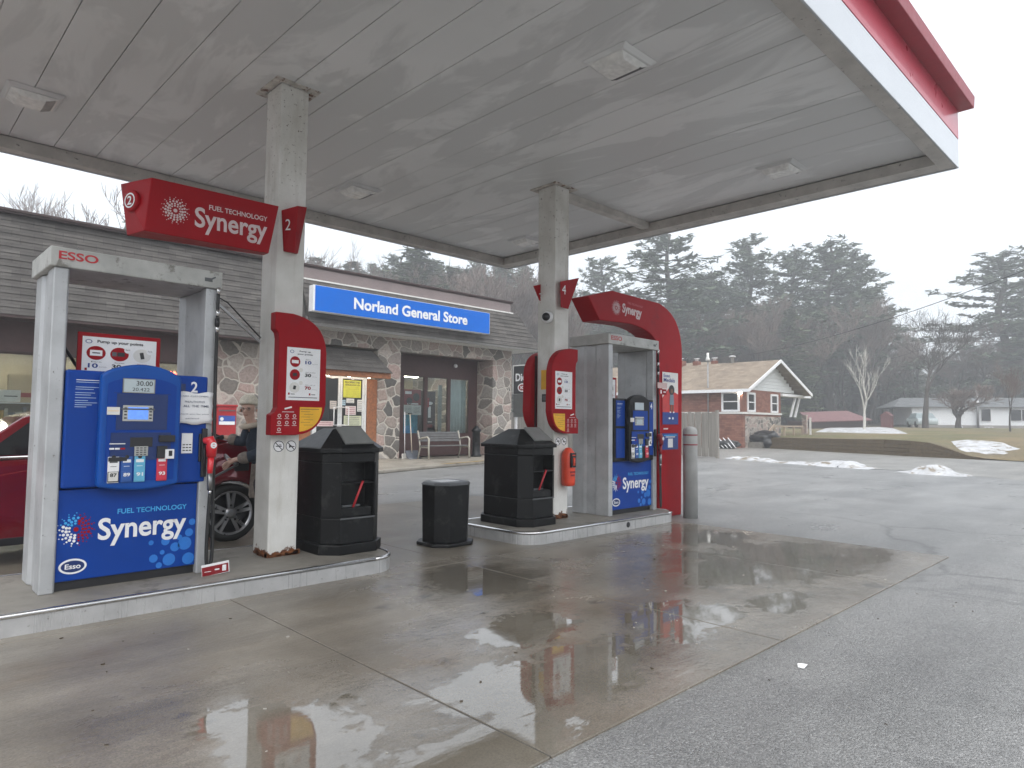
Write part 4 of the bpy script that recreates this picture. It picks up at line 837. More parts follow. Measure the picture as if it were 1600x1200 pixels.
b.plate(((x0+x1)/2, yA, 1.44), UX, UZ, x1-x0, .18, DKBLUE, .008)
b.text('Esso', (x0+.03, yA, 2.045), UX, UZ, .17, .05, DKBLUE, .02, .0075); b.text('Medals', (x0+.03, yA, 1.975), UX, UZ, .30, .06, DKBLUE, .02, .0075)
skin0 = M('poster_skin', (.16, .08, .05), .5)
cx = (x0+x1)/2+.03
b.disc((cx, yA-.008, 1.86), UX, UZ, .075, BLACKP, .002, 16); b.disc((cx, yA-.01, 1.845), UX, UZ, .035, skin0, .002, 14); b.prism([V(cx-.06, yA-.01, 1.64), V(cx+.06, yA-.01, 1.64), V(cx+.05, yA-.01, 1.79), V(cx-.05, yA-.01, 1.79)], (0, -.002, 0), M('poster_grey', (.16, .2, .25), .5))
b.plate((cx-.03, yA-.01, 1.585), UX, UZ, .035, .11, skin0, .002); b.plate((cx+.03, yA-.01, 1.585), UX, UZ, .035, .11, skin0, .002)
b.disc((cx-.04, yA-.01, 1.53), UX, UZ, .02, WHITE, .003, 10, r2=.012); b.disc((cx+.05, yA-.01, 1.53), UX, UZ, .02, WHITE, .003, 10, r2=.012)
b.disc((cx-.06, yA-.009, 1.44), UX, UZ, .025, WHITE, .002, 12, r2=.014); b.disc((cx+.03, yA-.009, 1.44), UX, UZ, .018, WHITE, .002, 12)
b.build('medals_poster', ar)
b = MB(); b.plate(((x0+x1)/2, yA, 1.10), UX, UZ, x1-x0, .24, M('poster_blue', (.015, .05, .22), .4), .004); b.plate(((x0+x1)/2, yA, 1.19), UX, UZ, .33, .012, CYAN, .005); b.plate(((x0+x1)/2, yA, 1.165), UX, UZ, .25, .012, WHITE, .005); b.plate(((x0+x1)/2, yA, 1.075), UX, UZ, .13, .13, WHITE, .005); b.build('scan_poster', ar)
b = MB(); b.plate((8.53, yA, 1.285), UX, UZ, .12, .02, PW, .003); b.build('small_decal', ar)
bo = empty('bollard', (8.74, 5.2, 0), 'grey steel bollard with two dark red bands beside the arch sign', 'bollard')
BOL = M('bollard_grey', (.36, .36, .35), .5, var=.12, vs=5, bump=.1)
b = MB(); b.lathe((8.74, 5.22, 0), [(.103, 0), (.103, 1.24), (.098, 1.275), (.08, 1.30), (.04, 1.318), (0, 1.322)], BOL, 32); b.build('post', bo)
for z in (1.05, 1.19):
    b = MB(); b.lathe((8.74, 5.22, z), [(.1035, 0), (.105, .002), (.105, .016), (.1035, .018)], M('band_red', (.25, .02, .03), .4), 32); b.build('band', bo)
# ================================================================ GENERAL STORE
st = empty('general_store', (9, 19.5, .1), 'low general store with grey shingled roof and field stone walls', 'store')
b = MB(); f0 = 19.0
b.box(7.0, 9.55, f0, f0+.35, .1, 3.56, STONE); b.box(9.55, 10.0, f0, f0+.35, .1, 3.74, STONE)
b.box(12.32, 13.24, f0, f0+.9, .1, 3.74, STONE); b.box(9.552, 18.53, f0+.002, f0+.35, 3.742, 4.25, STONE); b.box(17.5, 18.53, f0, f0+.9, .1, 3.74, STONE)
b.box(18.2, 18.528, f0+.902, 27, .1, 4.2, STONE)
b.build('stone_wall', st, .015)
b = MB(); b.box(13.24, 17.5, 19.9, 19.98, 3.02, 3.9, BRN); b.box(13.24, 17.5, 19.9, 19.98, .1, .90, BRN)
for (xa, xb) in ((13.24, 14.0), (14.94, 15.05), (16.04, 16.14), (17.09, 17.5)): b.box(xa, xb, 19.9, 19.98, .90, 3.02, BRN)
b.build('brown_panelling', st, .004)
b = MB(); b.box(-5, 6.99, 19.0, 19.1, 2.86, 3.7, BRN); b.box(-5, 6.99, 19.0, 19.12, .1, .92, BRN); b.box(6.84, 6.99, 19.0, 19.1, .92, 2.86, BRN); b.box(-5, 6.99, 18.97, 19.0, 2.84, 2.88, BRNT)
b.build('window_surround', st, .004)
b = MB(); b.box(13.24, 17.5, 19.35, 19.9, 3.742, 3.78, BRN); b.build('recess_ceiling', st)
# windows
def window(x0, x1, y, z0, z1, fw=.05, fm=BRNT, mull=()):
    b = MB(); b.box(x0, x1, y-.03, y+.03, z0, z0+fw, fm); b.box(x0, x1, y-.03, y+.03, z1-fw, z1, fm); b.box(x0, x0+fw, y-.03, y+.03, z0+fw, z1-fw, fm); b.box(x1-fw, x1, y-.03, y+.03, z0+fw, z1-fw, fm)
    for mx in mull: b.box(mx-.03, mx+.03, y-.025, y+.025, z0+fw, z1-fw, fm)
    w = b.build('window', st, .004)
    b = MB(); b.box(x0+fw, x1-fw, y-.004, y+.004, z0+fw, z1-fw, GLASS); b.build('pane', w); return w
for xa, xb in ((14.0, 14.94), (15.05, 16.04), (16.14, 17.09)): window(xa, xb, 19.94, .9, 3.02, .035)
window(-4.9, 6.84, 19.05, .92, 2.86, .05, BRNT, (1.0, 3.55, 4.6))
# room behind
b = MB(); RW = M('room_wall', (.34, .29, .20), .7, var=.15, vs=1); RWD = M('room_floor', (.14, .11, .08), .5); RC = M('room_ceiling', (.42, .40, .33), .6)
b.box(-5, 18.1, 25.0, 25.1, .1, 4.1, RW); b.box(-5.1, -5, 19.2, 25, .1, 4.1, RW); b.box(-5, 18.1, 19.2, 25, .06, .1, RWD); b.box(-5, 18.1, 20.0, 25, 3.3, 3.4, RC); b.box(-5, 18.1, 20.0, 25, 4.1, 4.2, RC); b.box(13.0, 13.05, 20, 25, .1, 3.3, RW)
b.build('interior_room', st)
LIT = M('lamp_white', (1, .93, .78), .5, emis=24)
b = MB()
for yy in (20.6, 22.2, 23.8):
    for xx in (.6, 2.6, 4.6, 6.4, 8.6, 10.8, 14.6, 16.6): b.box(xx, xx+.9, yy, yy+.14, 3.27, 3.295, LIT)
b.build('ceiling_lamp', st, label='lit lamps in the store ceiling', kind='stuff')
rnd = random.Random(5)
GC = [M('goods_'+n, c, .5, var=.1) for n, c in (('red', (.35, .03, .02)), ('cream', (.5, .45, .35)), ('brown', (.14, .06, .03)), ('grey', (.22, .22, .22)), ('green', (.05, .15, .06)), ('yellow', (.4, .25, .05)), ('dark', (.03, .02, .02)))]
def shelves(x0, x1, y, zs, label):
    t = empty('goods_shelf', ((x0+x1)/2, y, .1), label, 'shelf', 'stocked shelves inside the store')
    b = MB(); b.box(x0, x1, y+.02, y+.05, .1, zs[-1]+.02, RW)
    for z in zs: b.box(x0, x1, y-.28, y+.02, z-.02, z, WHITE)
    b.build('boards', t)
    g_ = MB()
    for z in zs[:-1]:
        x = x0+.02
        while x < x1-.1:
            w = rnd.uniform(.06, .16); h = rnd.uniform(.16, .30); g_.box(x, x+w-.01, y-.24, y-.06, z+.001, z+h, rnd.choice(GC)); x += w
    g_.build('goods', t, kind='stuff')
shelves(.8, 4.4, 19.75, (.55, .92, 1.3, 1.7), 'white shelf of mixed goods close behind the left store window')
shelves(4.6, 6.6, 21.2, (.5, .95, 1.4, 1.85), 'taller shelf of goods deeper in the store on the left')
b = MB(); b.box(2.35, 2.8, 19.6, 19.63, 1.72, 2.0, OFFW); b.box(2.48, 2.74, 19.595, 19.6, 1.84, 1.865, BLACKP); b.build('counter_card', label='white printed card standing on the shelf in the left store window', cat='card')
b = MB(); b.prism([(3.18, 19.6, 1.7), (3.42, 19.6, 1.7), (3.42, 19.6, 1.93), (3.3, 19.6, 1.97), (3.18, 19.6, 1.93)], (0, .12, 0), OFFW); b.disc((3.3, 19.598, 1.80), UX, UZ, .06, REDD, .002, 14); b.build('carton', label='small pale carton with red disc in the left store window', cat='carton')
b = MB(); b.box(2.9, 4.0, 22.2, 22.5, .1, 2.5, RW); b.box(2.92, 3.98, 22.19, 22.2, 1.9, 2.02, REDD); b.box(2.92, 3.98, 22.19, 22.2, 1.45, 1.57, REDD); b.build('display_stand', label='cream display stand with red bands inside the left store window', cat='display')
# neon sign in window
t = empty('neon_sign', (4.6, 18.99, 2.2), 'red lit neon squiggle glowing in the store window above the near pump', 'neon sign')
NEO = M('neon_red', (1, .12, .06), .5, emis=6); q0 = onY(259, 583, 19.2); q1 = onY(277, 583, 19.2)
b = MB(); L = (q1-q0).length; b.tube([q0+V(L*k/24, 0, .045*sin(k*pi/4)) for k in range(25)], .018, NEO, 8); b.build('tube', t)
# right window displays
b = MB(); b.box(14.06, 14.9, 20.25, 20.9, .1, 1.62, M('cyan_cooler', (.03, .32, .48), .35)); b.disc((14.5, 20.249, 1.0), UX, UZ, .22, CYAN, .003, 24); b.build('ice_chest', label='bright blue cooler behind the left pane of the store front', cat='cooler')
b = MB(); b.box(14.1, 14.86, 20.0, 20.01, 1.6, 1.95, OFFW)
for k in range(5):
    for i in (0, 1): b.plate((14.3+.36*i, 19.9995, 1.68+k*.05), UX, UZ, .28, .012, PLASTG, .001)
b.build('window_notice', label='white two column notice in the left pane of the store front', cat='notice')
b = MB(); b.box(14.08, 14.86, 20.02, 20.03, 1.96, 2.52, REDD); b.plate((14.3, 20.0195, 2.4), UX, UZ, .28, .1, WHITE, .001); b.disc((14.65, 20.0195, 2.25), UX, UZ, .15, BLACKP, .001, 14); b.disc((14.35, 20.0195, 2.1), UX, UZ, .13, BLACKP, .001, 14); b.plate((14.5, 20.0195, 2.0), UX, UZ, .5, .05, WHITE, .001); b.build('window_poster', label='red product poster in the left pane of the store front', cat='poster')
b = MB(); b.box(15.15, 15.75, 20.3, 20.9, .1, 2.5, M('vending_dark', (.03, .02, .022), .3)); b.box(15.2, 15.45, 20.29, 20.3, 1.9, 2.25, RED); b.plate((15.48, 20.2995, 1.72), UX, UZ, .12, .42, WHITE, .002); b.disc((15.5, 20.2995, 2.05), UX, UZ, .13, WHITE, .002, 14, r2=.06); b.plate((15.5, 20.2995, 1.35), UX, UZ, .2, .03, OFFW, .002); b.plate((15.5, 20.2995, 1.2), UX, UZ, .24, .12, REDD, .002); b.build('vending_machine', label='dark machine with white and red labels behind the middle pane', cat='machine')
b = MB(); b.box(15.82, 15.98, 20.2, 20.25, .9, 2.75, M('curtain_grey', (.3, .34, .33), .7)); b.build('blind', label='narrow grey blind hanging at the middle pane of the store front', cat='blind')
b = MB(); CU = M('curtain_white', (.50, .58, .58), .8, var=.1, vs=3); vv = []
for k in range(41):
    x = 16.18+.86*k/40; vv += [(x, 20.08+.035*sin(k*.9)+.02*sin(k*2.3), .7), (x, 20.08+.035*sin(k*.9), 2.98)]
b.add(vv, [(2*k, 2*k+2, 2*k+3, 2*k+1) for k in range(40)], CU, True); o = b.build('curtain', label='pale blue white curtain hanging in the right pane of the store front', cat='curtain'); m_ = o.modifiers.new('s', 'SOLIDIFY'); m_.thickness = .006
b = MB(); b.lathe((16.3, 19.82, 3.5), [(.07, 0), (.07, .05), (.05, .09), (0, .11)], WHITE, 16, (0, -1, -.4)); b.build('dome_camera', label='small white dome camera above the store front windows', cat='camera')
# doors
b = MB()
for (xa, xb) in ((10.02, 10.1), (11.84, 11.92)): b.box(xa, xb, 19.0, 19.12, .1, 2.88, ALU)
b.box(10.1, 11.84, 19.0, 19.12, 2.80, 2.88, ALU); fr = b.build('door_frame', st, .006)
def door(xa, xb, hx):
    b = MB(); b.box(xa, xa+.07, 19.02, 19.08, .12, 2.79, ALU); b.box(xb-.07, xb, 19.02, 19.08, .12, 2.79, ALU); b.box(xa+.07, xb-.07, 19.02, 19.08, .12, .42, ALU); b.box(xa+.07, xb-.07, 19.02, 19.08, 2.70, 2.79, ALU)
    d = b.build('door', st, .004); b = MB(); b.box(xa+.07, xb-.07, 19.045, 19.053, .42, 2.70, GLASSD); b.build('pane', d)
    sgn = 1 if hx > 0 else -1; x_ = xb-.035 if hx < 0 else xa+.035
    b = MB(); b.tube([(x_, 19.02, 1.78), (x_, 18.93, 1.78), (x_+sgn*.22, 18.93, 1.78), (x_+sgn*.22, 18.93, 1.22), (x_, 18.93, 1.22), (x_, 19.02, 1.22)], .018, WHITE, 8); b.build('handle', d); return d
door(10.1, 10.965, -1); door(10.975, 11.84, 1)
GY = M('notice_yellow', (.52, .52, .05), .5); dp = 19.04
def notice(x0, x1, z0, z1, m_, name, lb, lines=(), txt=None):
    b = MB(); b.box(x0, x1, dp-.006, dp, z0, z1, m_)
    for k in range(int((z1-z0)/.06)):
        b.plate(((x0+x1)/2, dp-.0062, z1-.05-k*.06), UX, UZ, (x1-x0)*.78, .014, lines or PLASTG, .001)
    if txt:
        for i, (s_, z, h) in enumerate(txt): b.text(s_, (x0+.05, dp-.008, z), UX, UZ, x1-x0-.1, h, BLACKP, .03, .001)
    b.build(name, label=lb, cat='notice')
notice(11.08, 11.72, 2.1, 2.66, GY, 'door_notice', 'large yellow notice taped high on the right store door', M('yl', (.42, .40, .05), .5), (('RE-OPEN THE', 2.56, .06), ('WINDOW $5', 2.47, .06)))
notice(11.2, 11.48, 1.93, 2.07, OFFW, 'door_notice', 'small grey card under the yellow notice on the store door')
notice(11.05, 11.17, 1.85, 2.02, M('card_blue', (.3, .42, .5), .5), 'door_notice', 'tiny blue sticker beside the handle of the right store door')
notice(11.6, 11.82, 1.66, 2.04, OFFW, 'door_notice', 'tall white sheet at the right edge of the right store door')
notice(11.17, 11.55, 1.55, 1.83, M('card_pinkwhite', (.6, .5, .5), .5), 'door_notice', 'white and red card in the middle of the right store door', REDD)
notice(11.12, 11.76, 1.2, 1.52, M('card_cream', (.52, .54, .38), .5), 'door_notice', 'cream strip notices low on the right store door')
notice(10.62, 10.85, 1.72, 1.98, M('card_beige', (.5, .45, .42), .5), 'door_notice', 'beige card on the left store door')
notice(10.2, 10.75, 1.18, 1.34, M('card_redw', (.62, .48, .48), .5), 'door_notice', 'white strip with red print low on the left store door', REDD)
b = MB(); b.box(11.93, 12.3, 18.97, 19.2, .1, 2.72, WOODO); b.box(9.4, 9.95, 18.97, 19.0, .1, 2.72, WOODO); b.box(9.4, 12.34, 18.25, 18.42, 2.72, 2.90, WOODO); b.box(9.4, 12.34, 18.42, 18.98, 2.80, 2.84, WOODO); b.build('timber_porch', st, .01)
for xx in (9.5, 10.26, 10.99, 11.72):
    b = MB(); b.lathe((xx, 18.55, 2.795), [(.09, 0), (.09, -.02), (.07, -.06), (0, -.075)], LIT, 16); b.build('downlight', st)
# shingled roof in stepped courses
def courses(b, x0, x1, ya, za, yb, zb, n, mat, hipx=0):
    for k in range(n):
        t0, t1 = k/n, (k+1)/n+.02
        y0, z0 = ya+(yb-ya)*t0, za+(zb-za)*t0; y1, z1 = ya+(yb-ya)*t1, za+(zb-za)*t1
        e0 = x1+hipx*(1-t0); e1 = x1+hipx*(1-t1)
        b.add([(x0, y0-.028, z0), (e0, y0-.028, z0), (e1, y1-.004, z1), (x0, y1-.004, z1), (x0, y0+.02, z0), (e0, y0+.02, z0), (e1, y1+.03, z1), (x0, y1+.03, z1)], [(0, 1, 2, 3), (0, 4, 5, 1), (1, 5, 6, 2), (3, 2, 6, 7), (4, 7, 6, 5), (0, 3, 7, 4)], mat)
b = MB(); courses(b, -6, 9.42, 18.2, 3.62, 18.98, 6.02, 15, SHING); courses(b, 9.42, 18.62, 18.2, 4.26, 18.82, 5.64, 9, SHING, .75)
b.add([(19.37, 18.2, 4.26), (19.37, 28, 4.26), (18.62, 28, 5.64), (18.62, 18.82, 5.64)], [(0, 1, 2, 3)], SHING)
b.prism([(9.40, 18.2, 3.62), (9.40, 18.98, 6.0), (9.40, 19.02, 6.0), (9.40, 19.02, 3.62)], (.03, 0, 0), SHING)
b.build('shingle_roof', st)
b = MB(); b.box(-6, 9.42, 18.19, 18.24, 3.55, 3.62, BRNT); b.box(-6, 9.42, 18.24, 19.0, 3.57, 3.60, BRNT)
GS = M('eave_grey', (.16, .155, .145), .6, var=.1); b.box(9.42, 19.36, 18.19, 18.24, 4.16, 4.25, GS); b.box(19.33, 19.38, 18.24, 28, 4.16, 4.25, GS)
b.build('eave_trim', st, .004)
b = MB(); b.box(9.42, 19.33, 18.24, 19.0, 4.175, 4.2, OFFW); b.box(18.53, 19.33, 19.0, 28, 4.175, 4.2, OFFW); b.build('soffit_board', st)
b = MB(); PK = M('parapet_metal', (.21, .17, .165), .45, var=.1, vs=2)
b.box(9.5, 18.28, 18.86, 18.92, 5.66, 6.02, PK); b.box(9.5, 18.36, 18.78, 18.86, 5.62, 5.67, OFFW); b.build('parapet', st, .006)
b = MB(); b.box(-6, 18.38, 18.84, 19.3, 6.02, 6.12, BRNT); b.box(-6, 18.38, 18.80, 18.84, 6.06, 6.12, BRNT); b.box(-6, 18.3, 19.1, 27, 5.9, 6.0, GS); b.box(18.0, 18.25, 18.95, 27, 5.6, 6.02, PK); b.build('roof_trim', st, .006)
# entrance awning roof
b = MB()
for k in range(5):
    t0, t1 = k/5, (k+1)/5+.03
    y0, z0 = 18.2+.75*t0, 2.90+.72*t0; y1, z1 = 18.2+.75*t1, 2.90+.72*t1; e0, e1 = 12.38-.30*t0, 12.38-.30*t1
    b.add([(9.3, y0-.02, z0), (e0, y0-.02, z0), (e1, y1-.003, z1), (9.3, y1-.003, z1), (9.3, y0+.02, z0), (e0, y0+.02, z0), (e1, y1+.03, z1), (9.3, y1+.03, z1)], [(0, 1, 2, 3), (0, 4, 5, 1), (1, 5, 6, 2), (3, 2, 6, 7), (4, 7, 6, 5), (0, 3, 7, 4)], SHING)
b.add([(12.38, 18.2, 2.9), (12.38, 19, 2.9), (12.08, 18.99, 3.64), (12.08, 18.95, 3.64)], [(0, 1, 2, 3)], SHING)
b.build('entrance_awning', st)
# store sign
t = empty('store_sign', (12.8, 17.95, 4.53), 'long bright blue sign board with white store name on the shingled roof', 'sign')
SB = M('sign_blue', (.0, .13, .58), .5, var=.05, vs=1, spec=.25)
b = MB(); b.box(9.34, 16.27, 17.86, 18.12, 4.535, 5.30, WHITE); b.build('case', t, .006)
b = MB(); b.box(9.40, 16.25, 17.85, 17.859, 4.55, 5.29, SB); b.build('face', t)
b = MB(); b.text('Norland General Store', (10.68, 17.849, 4.745), UX, UZ, 4.52, .36, WHITE, .03, .004); b.build('lettering', t)
b = MB()
for x in (9.8, 12.8, 15.8): b.box(x, x+.08, 18.12, 18.5, 4.7, 4.78, GS)
b.build('bracket', t)
# furniture in front of the store
bn = empty('bench', (14.5, 18.1, .1), 'grey slatted bench with pale metal arms in front of the store windows', 'bench')
BS = M('bench_slat', (.10, .10, .10), .5, var=.2); BF = M('bench_iron', (.36, .34, .29), .4, var=.1)
b = MB()
for k in range(4): b.obox((14.5, 18.38+.03*k, .72+.085*k), (.93, 0, 0), (0, .012, -.004), (0, .008, .036), BS)
b.build('backrest', bn, .006); b = MB()
for k in range(5): b.box(13.57, 15.43, 17.88+k*.09, 17.95+k*.09, .53, .56, BS)
b.build('seat', bn, .005)
for x in (13.62, 15.38):
    b = MB(); b.tube([(x, 17.85, .1), (x, 17.87, .55), (x, 17.86, .78), (x, 17.95, .84), (x, 18.25, .80), (x, 18.4, .75)], .032, BF, 8); b.tube([(x, 18.45, .1), (x, 18.33, .5), (x, 18.48, 1.05)], .028, BF, 8); b.tube([(x, 17.87, .5), (x, 18.34, .5)], .026, BF, 8); b.build('leg_frame', bn)
t = empty('snow_shovel', (13.45, 18.85, .1), 'snow shovel with dark blade and pale handle leaning by the stone pier', 'shovel')
b = MB(); b.tube([(13.52, 18.65, .2), (13.55, 18.85, 1.6)], .016, M('ash_handle', (.55, .48, .38), .5), 8); b.tube([(13.47, 18.85, 1.62), (13.63, 18.85, 1.62)], .02, PLAST, 8); b.build('handle', t)
b = MB(); b.add([(13.25, 18.45, .11), (13.8, 18.45, .11), (13.78, 18.68, .38), (13.27, 18.68, .38), (13.27, 18.6, .15), (13.78, 18.6, .15)], [(0, 1, 5, 4), (4, 5, 2, 3)], M('shovel_blade', (.09, .1, .12), .35), True); o = b.build('blade', t); m_ = o.modifiers.new('s', 'SOLIDIFY'); m_.thickness = .01
t = empty('broom', (13.36, 18.93, .1), 'white handled broom standing behind the snow shovel', 'broom')
b = MB(); b.tube([(13.36, 18.85, .25), (13.4, 18.95, 1.68)], .014, WHITE, 8); b.build('handle', t); b = MB(); b.box(13.26, 13.5, 18.82, 18.88, .1, .27, OFFW); b.build('brush', t)
t = empty('ash_bin', (16.3, 18.5, .1), 'slim black cigarette bin beside the right stone pier', 'ash bin')
b = MB(); b.lathe((16.35, 18.6, .1), [(.2, 0), (.2, .05), (.15, .1), (.14, .9), (.18, .92), (.18, .98), (.12, 1.03), (.06, 1.12), (0, 1.13)], PLAST, 20); b.build('body', t)
t = empty('mail_box', (7.3, 18.8, .1), 'red street mail box with white and blue label against the stone wall', 'mail box')
MR = M('mail_red', (.35, .01, .015), .5); b = MB(); b.box(6.96, 7.48, 18.45, 18.93, .35, 1.70, MR); b.box(6.93, 7.51, 18.43, 18.95, 1.70, 1.76, MR); b.box(7.0, 7.06, 18.5, 18.9, .1, .35, BLACKP); b.box(7.4, 7.46, 18.5, 18.9, .1, .35, BLACKP); b.build('body', t, .02)
b = MB(); b.box(7.0, 7.44, 18.44, 18.449, 1.22, 1.46, M('mail_blue', (.03, .08, .35), .4)); b.disc((7.08, 18.439, 1.37), UX, UZ, .05, WHITE, .002, 14); b.plate((7.22, 18.449, 1.26), UX, UZ, .42, .09, WHITE, .012); b.plate((7.22, 18.449, 1.6), UX, UZ, .44, .03, PLASTG, .01); b.build('label_panel', t)
# roadside sign right of the store
t = empty('diesel_sign', (22, 21.5, 0), 'black road sign reading diesel with round red emblem beside the store corner', 'sign')
b = MB(); b.box(22, 22.12, 19.9, 22.46, 2.70, 4.02, M('sign_black', (.015, .015, .017), .35)); b.box(21.99, 22.0, 19.86, 22.49, 3.99, 4.04, OFFW); b.box(21.99, 22.0, 22.44, 22.49, 2.68, 3.99, OFFW); b.build('black_panel', t, .005)
b = MB(); b.box(22.02, 22.12, 19.9, 22.46, 1.62, 2.67, M('sign_slate', (.085, .09, .085), .5)); b.build('slate_panel', t)
b = MB(); b.text('Diesel', (21.995, 22.3, 3.28), -UY, UZ, 1.15, .36, WHITE, .03, .002); b.disc((21.995, 21.86, 2.98), -UY, UZ, .3, WHITE, .002, 24, r2=.2); b.disc((21.992, 21.86, 2.98), -UY, UZ, .23, RED, .002, 24, r2=.14); b.text('IC', (21.989, 21.97, 2.90), -UY, UZ, .26, .16, WHITE, .05, .002); b.build('lettering', t)
for y in (22.35, 20.1):
    b = MB(); b.box(22.05, 22.14, y-.05, y+.05, 0, 1.62, WHITE); b.build('post', t)
# ================================================================ CAR
car = empty('parked_car', (1.6, 8.5, 0), 'dark red sedan being refuelled behind the near pump', 'car')
CR = M('car_red', (.18, .003, .012), .18, var=.05, coat=1.0, metal=.25); yn_, yf_ = 7.52, 9.22
def warch(cx): return [(cx+.37*cos(a), .30+.37*sin(a)) for a in [pi*(k/12) for k in range(13)]]
prof = [(4.02, .35), (4.08, .75), (4.03, 1.03), (3.85, 1.10), (3.2, 1.12), (2.7, 1.06), (1.6, .985), (.75, .955), (.2, .90), (-.45, .76), (-.68, .6), (-.70, .3), (-.02, .22)]
low = [(p[0], p[1]) for p in reversed(warch(.36))] + [(.75, .2), (2.64, .2)] + [(p[0], p[1]) for p in reversed(warch(3.03))] + [(3.45, .24)]
pp = prof+low
b = MB()
N_ = [((x-1.65)*.985+1.65, z) for x, z in pp]
ring = lambda y, s_: [V((x-1.65)*s_+1.65, y, z) for x, z in pp]
R_ = [ring(yn_+.09, .965), ring(yn_, 1.0), ring(yf_, 1.0), ring(yf_-(-.0)+.0, 1.0)]
def zshift(Rg, k): return [V(p.x, p.y+(k*max(0, p.z-.72)), p.z) for p in Rg]
r0, r1 = zshift(ring(yn_, 1), .28), zshift(ring(yf_, 1), -.28)
n = len(pp)
b.add(r0+r1, [tuple(range(n-1, -1, -1)), tuple(range(n, 2*n))]+[(i, (i+1) % n, n+(i+1) % n, n+i) for i in range(n)], CR)
b.build('body', car, .045, 3)
gh = [(3.08, 1.10), (2.25, 1.42), (1.95, 1.455), (1.45, 1.445), (1.15, 1.36), (.62, .96)]
def gr(y, k, s=1): return [V(x, y+k*(z-1.0), z) for x, z in gh]
b = MB(); A, B = gr(yn_+.10, .5), gr(yf_-.10, -.5); n = len(gh)
b.add(A+B, [tuple(range(n-1, -1, -1)), tuple(range(n, 2*n))]+[(i, (i+1) % n, n+(i+1) % n, n+i) for i in range(n)], CR); b.build('roof', car, .03, 3)
def sw(pts): return [V(x, yn_+.10+.5*(z-1.0)-.006, z) for x, z in pts]
for q in ([(.82, 1.0), (1.60, 1.02), (1.60, 1.385), (1.42, 1.385), (1.18, 1.30)], [(1.66, 1.02), (2.40, 1.06), (2.36, 1.30), (2.2, 1.365), (1.95, 1.395), (1.66, 1.39)]):
    b = MB(); b.prism(sw(q), (0, .01, 0), GLASSD); b.build('side_window', car, .004)
b = MB(); b.prism([V(2.32, 7.9, 1.415), V(2.32, 9.0, 1.415), V(3.0, 9.1, 1.15), V(3.0, 7.8, 1.15)], (.01, 0, .012), GLASSD); b.build('rear_window', car)
b = MB(); b.tube([(.8, yn_+.075, .985), (1.7, yn_+.08, 1.0), (2.5, yn_+.10, 1.05)], .009, CHROME, 6); b.build('window_trim', car)
b = MB()
for x in (.78, 1.64, 2.55): b.tube([(x, yn_-.002, .3), (x, yn_-.002, .72), (x, yn_+.075, .96)], .004, BLACKP, 4)
b.build('door_seam', car)
for x in (1.42, 2.3):
    b = MB(); b.tube([(x, yn_+.01, .84), (x+.02, yn_-.015, .845), (x+.16, yn_-.015, .85), (x+.18, yn_+.01, .855)], .012, CR, 8); b.build('door_handle', car)
b = MB(); b.box(.85, 2.55, yn_-.006, yn_+.03, .20, .27, BLACKP); b.build('sill', car, .008)
b = MB(); b.box(3.05, 3.22, yn_+.02, yn_+.05, .77, .92, BLACKP); b.build('fuel_flap', car, .01)
b = MB(); b.box(3.92, 4.07, yn_+.02, yn_+.25, .72, .92, M('tail_red', (.4, .01, .01), .15, coat=1)); b.build('tail_light', car, .03)
AL = M('alloy_grey', (.42, .42, .43), .3, .8, var=.1)
def wheel(cx, cy, par):
    sg_ = -1 if cy < 8.4 else 1; ax = (0, sg_, 0)
    b = MB(); b.lathe((cx, cy, .32), [(.20, -.19), (.30, -.19), (.318, -.16), (.322, -.04), (.31, -.005), (.29, .004), (.245, .0), (.225, -.02)], RUBB, 40, ax, False); w = b.build('tyre', par)
    b = MB(); b.lathe((cx, cy, .32), [(.232, -.01), (.238, .0), (.225, -.012), (.215, -.05), (.20, -.10), (.0, -.1)], BLACKP, 40, ax, False); c = V(cx, cy+sg_*-.012, .32)
    b2_ = MB(); b2_.lathe((cx, cy, .32), [(.218, -.02), (.236, .002), (.240, .003), (.243, -.01)], AL, 40, ax, False)
    for k in range(10):
        a = 2*pi*(k//2)/5+(.17 if k % 2 else -.17)+.3; d = V(cos(a), 0, sin(a)); q = V(-sin(a), 0, cos(a))
        b2_.prism([c+d*.035-q*.022, c+d*.225-q*.016, c+d*.225+q*.016, c+d*.035+q*.022], (0, -.025*-1*sg_*-1, 0), AL)
    b2_.lathe(c, [(.06, -.02), (.06, .012), (.03, .02), (0, .02)], AL, 20, ax)
    for k in range(5):
        a = 2*pi*k/5+.3; b2_.lathe(c+V(.085*cos(a), 0, .085*sin(a)), [(.012, 0), (.012, .018), (0, .018)], BLACKP, 8, ax)
    b.build('brake_disc', w); b2_.build('rim', w)
wheel(3.03, yn_+.02, car); wheel(.36, yn_+.02, car); wheel(3.03, yf_-.02, car); wheel(.36, yf_-.02, car)
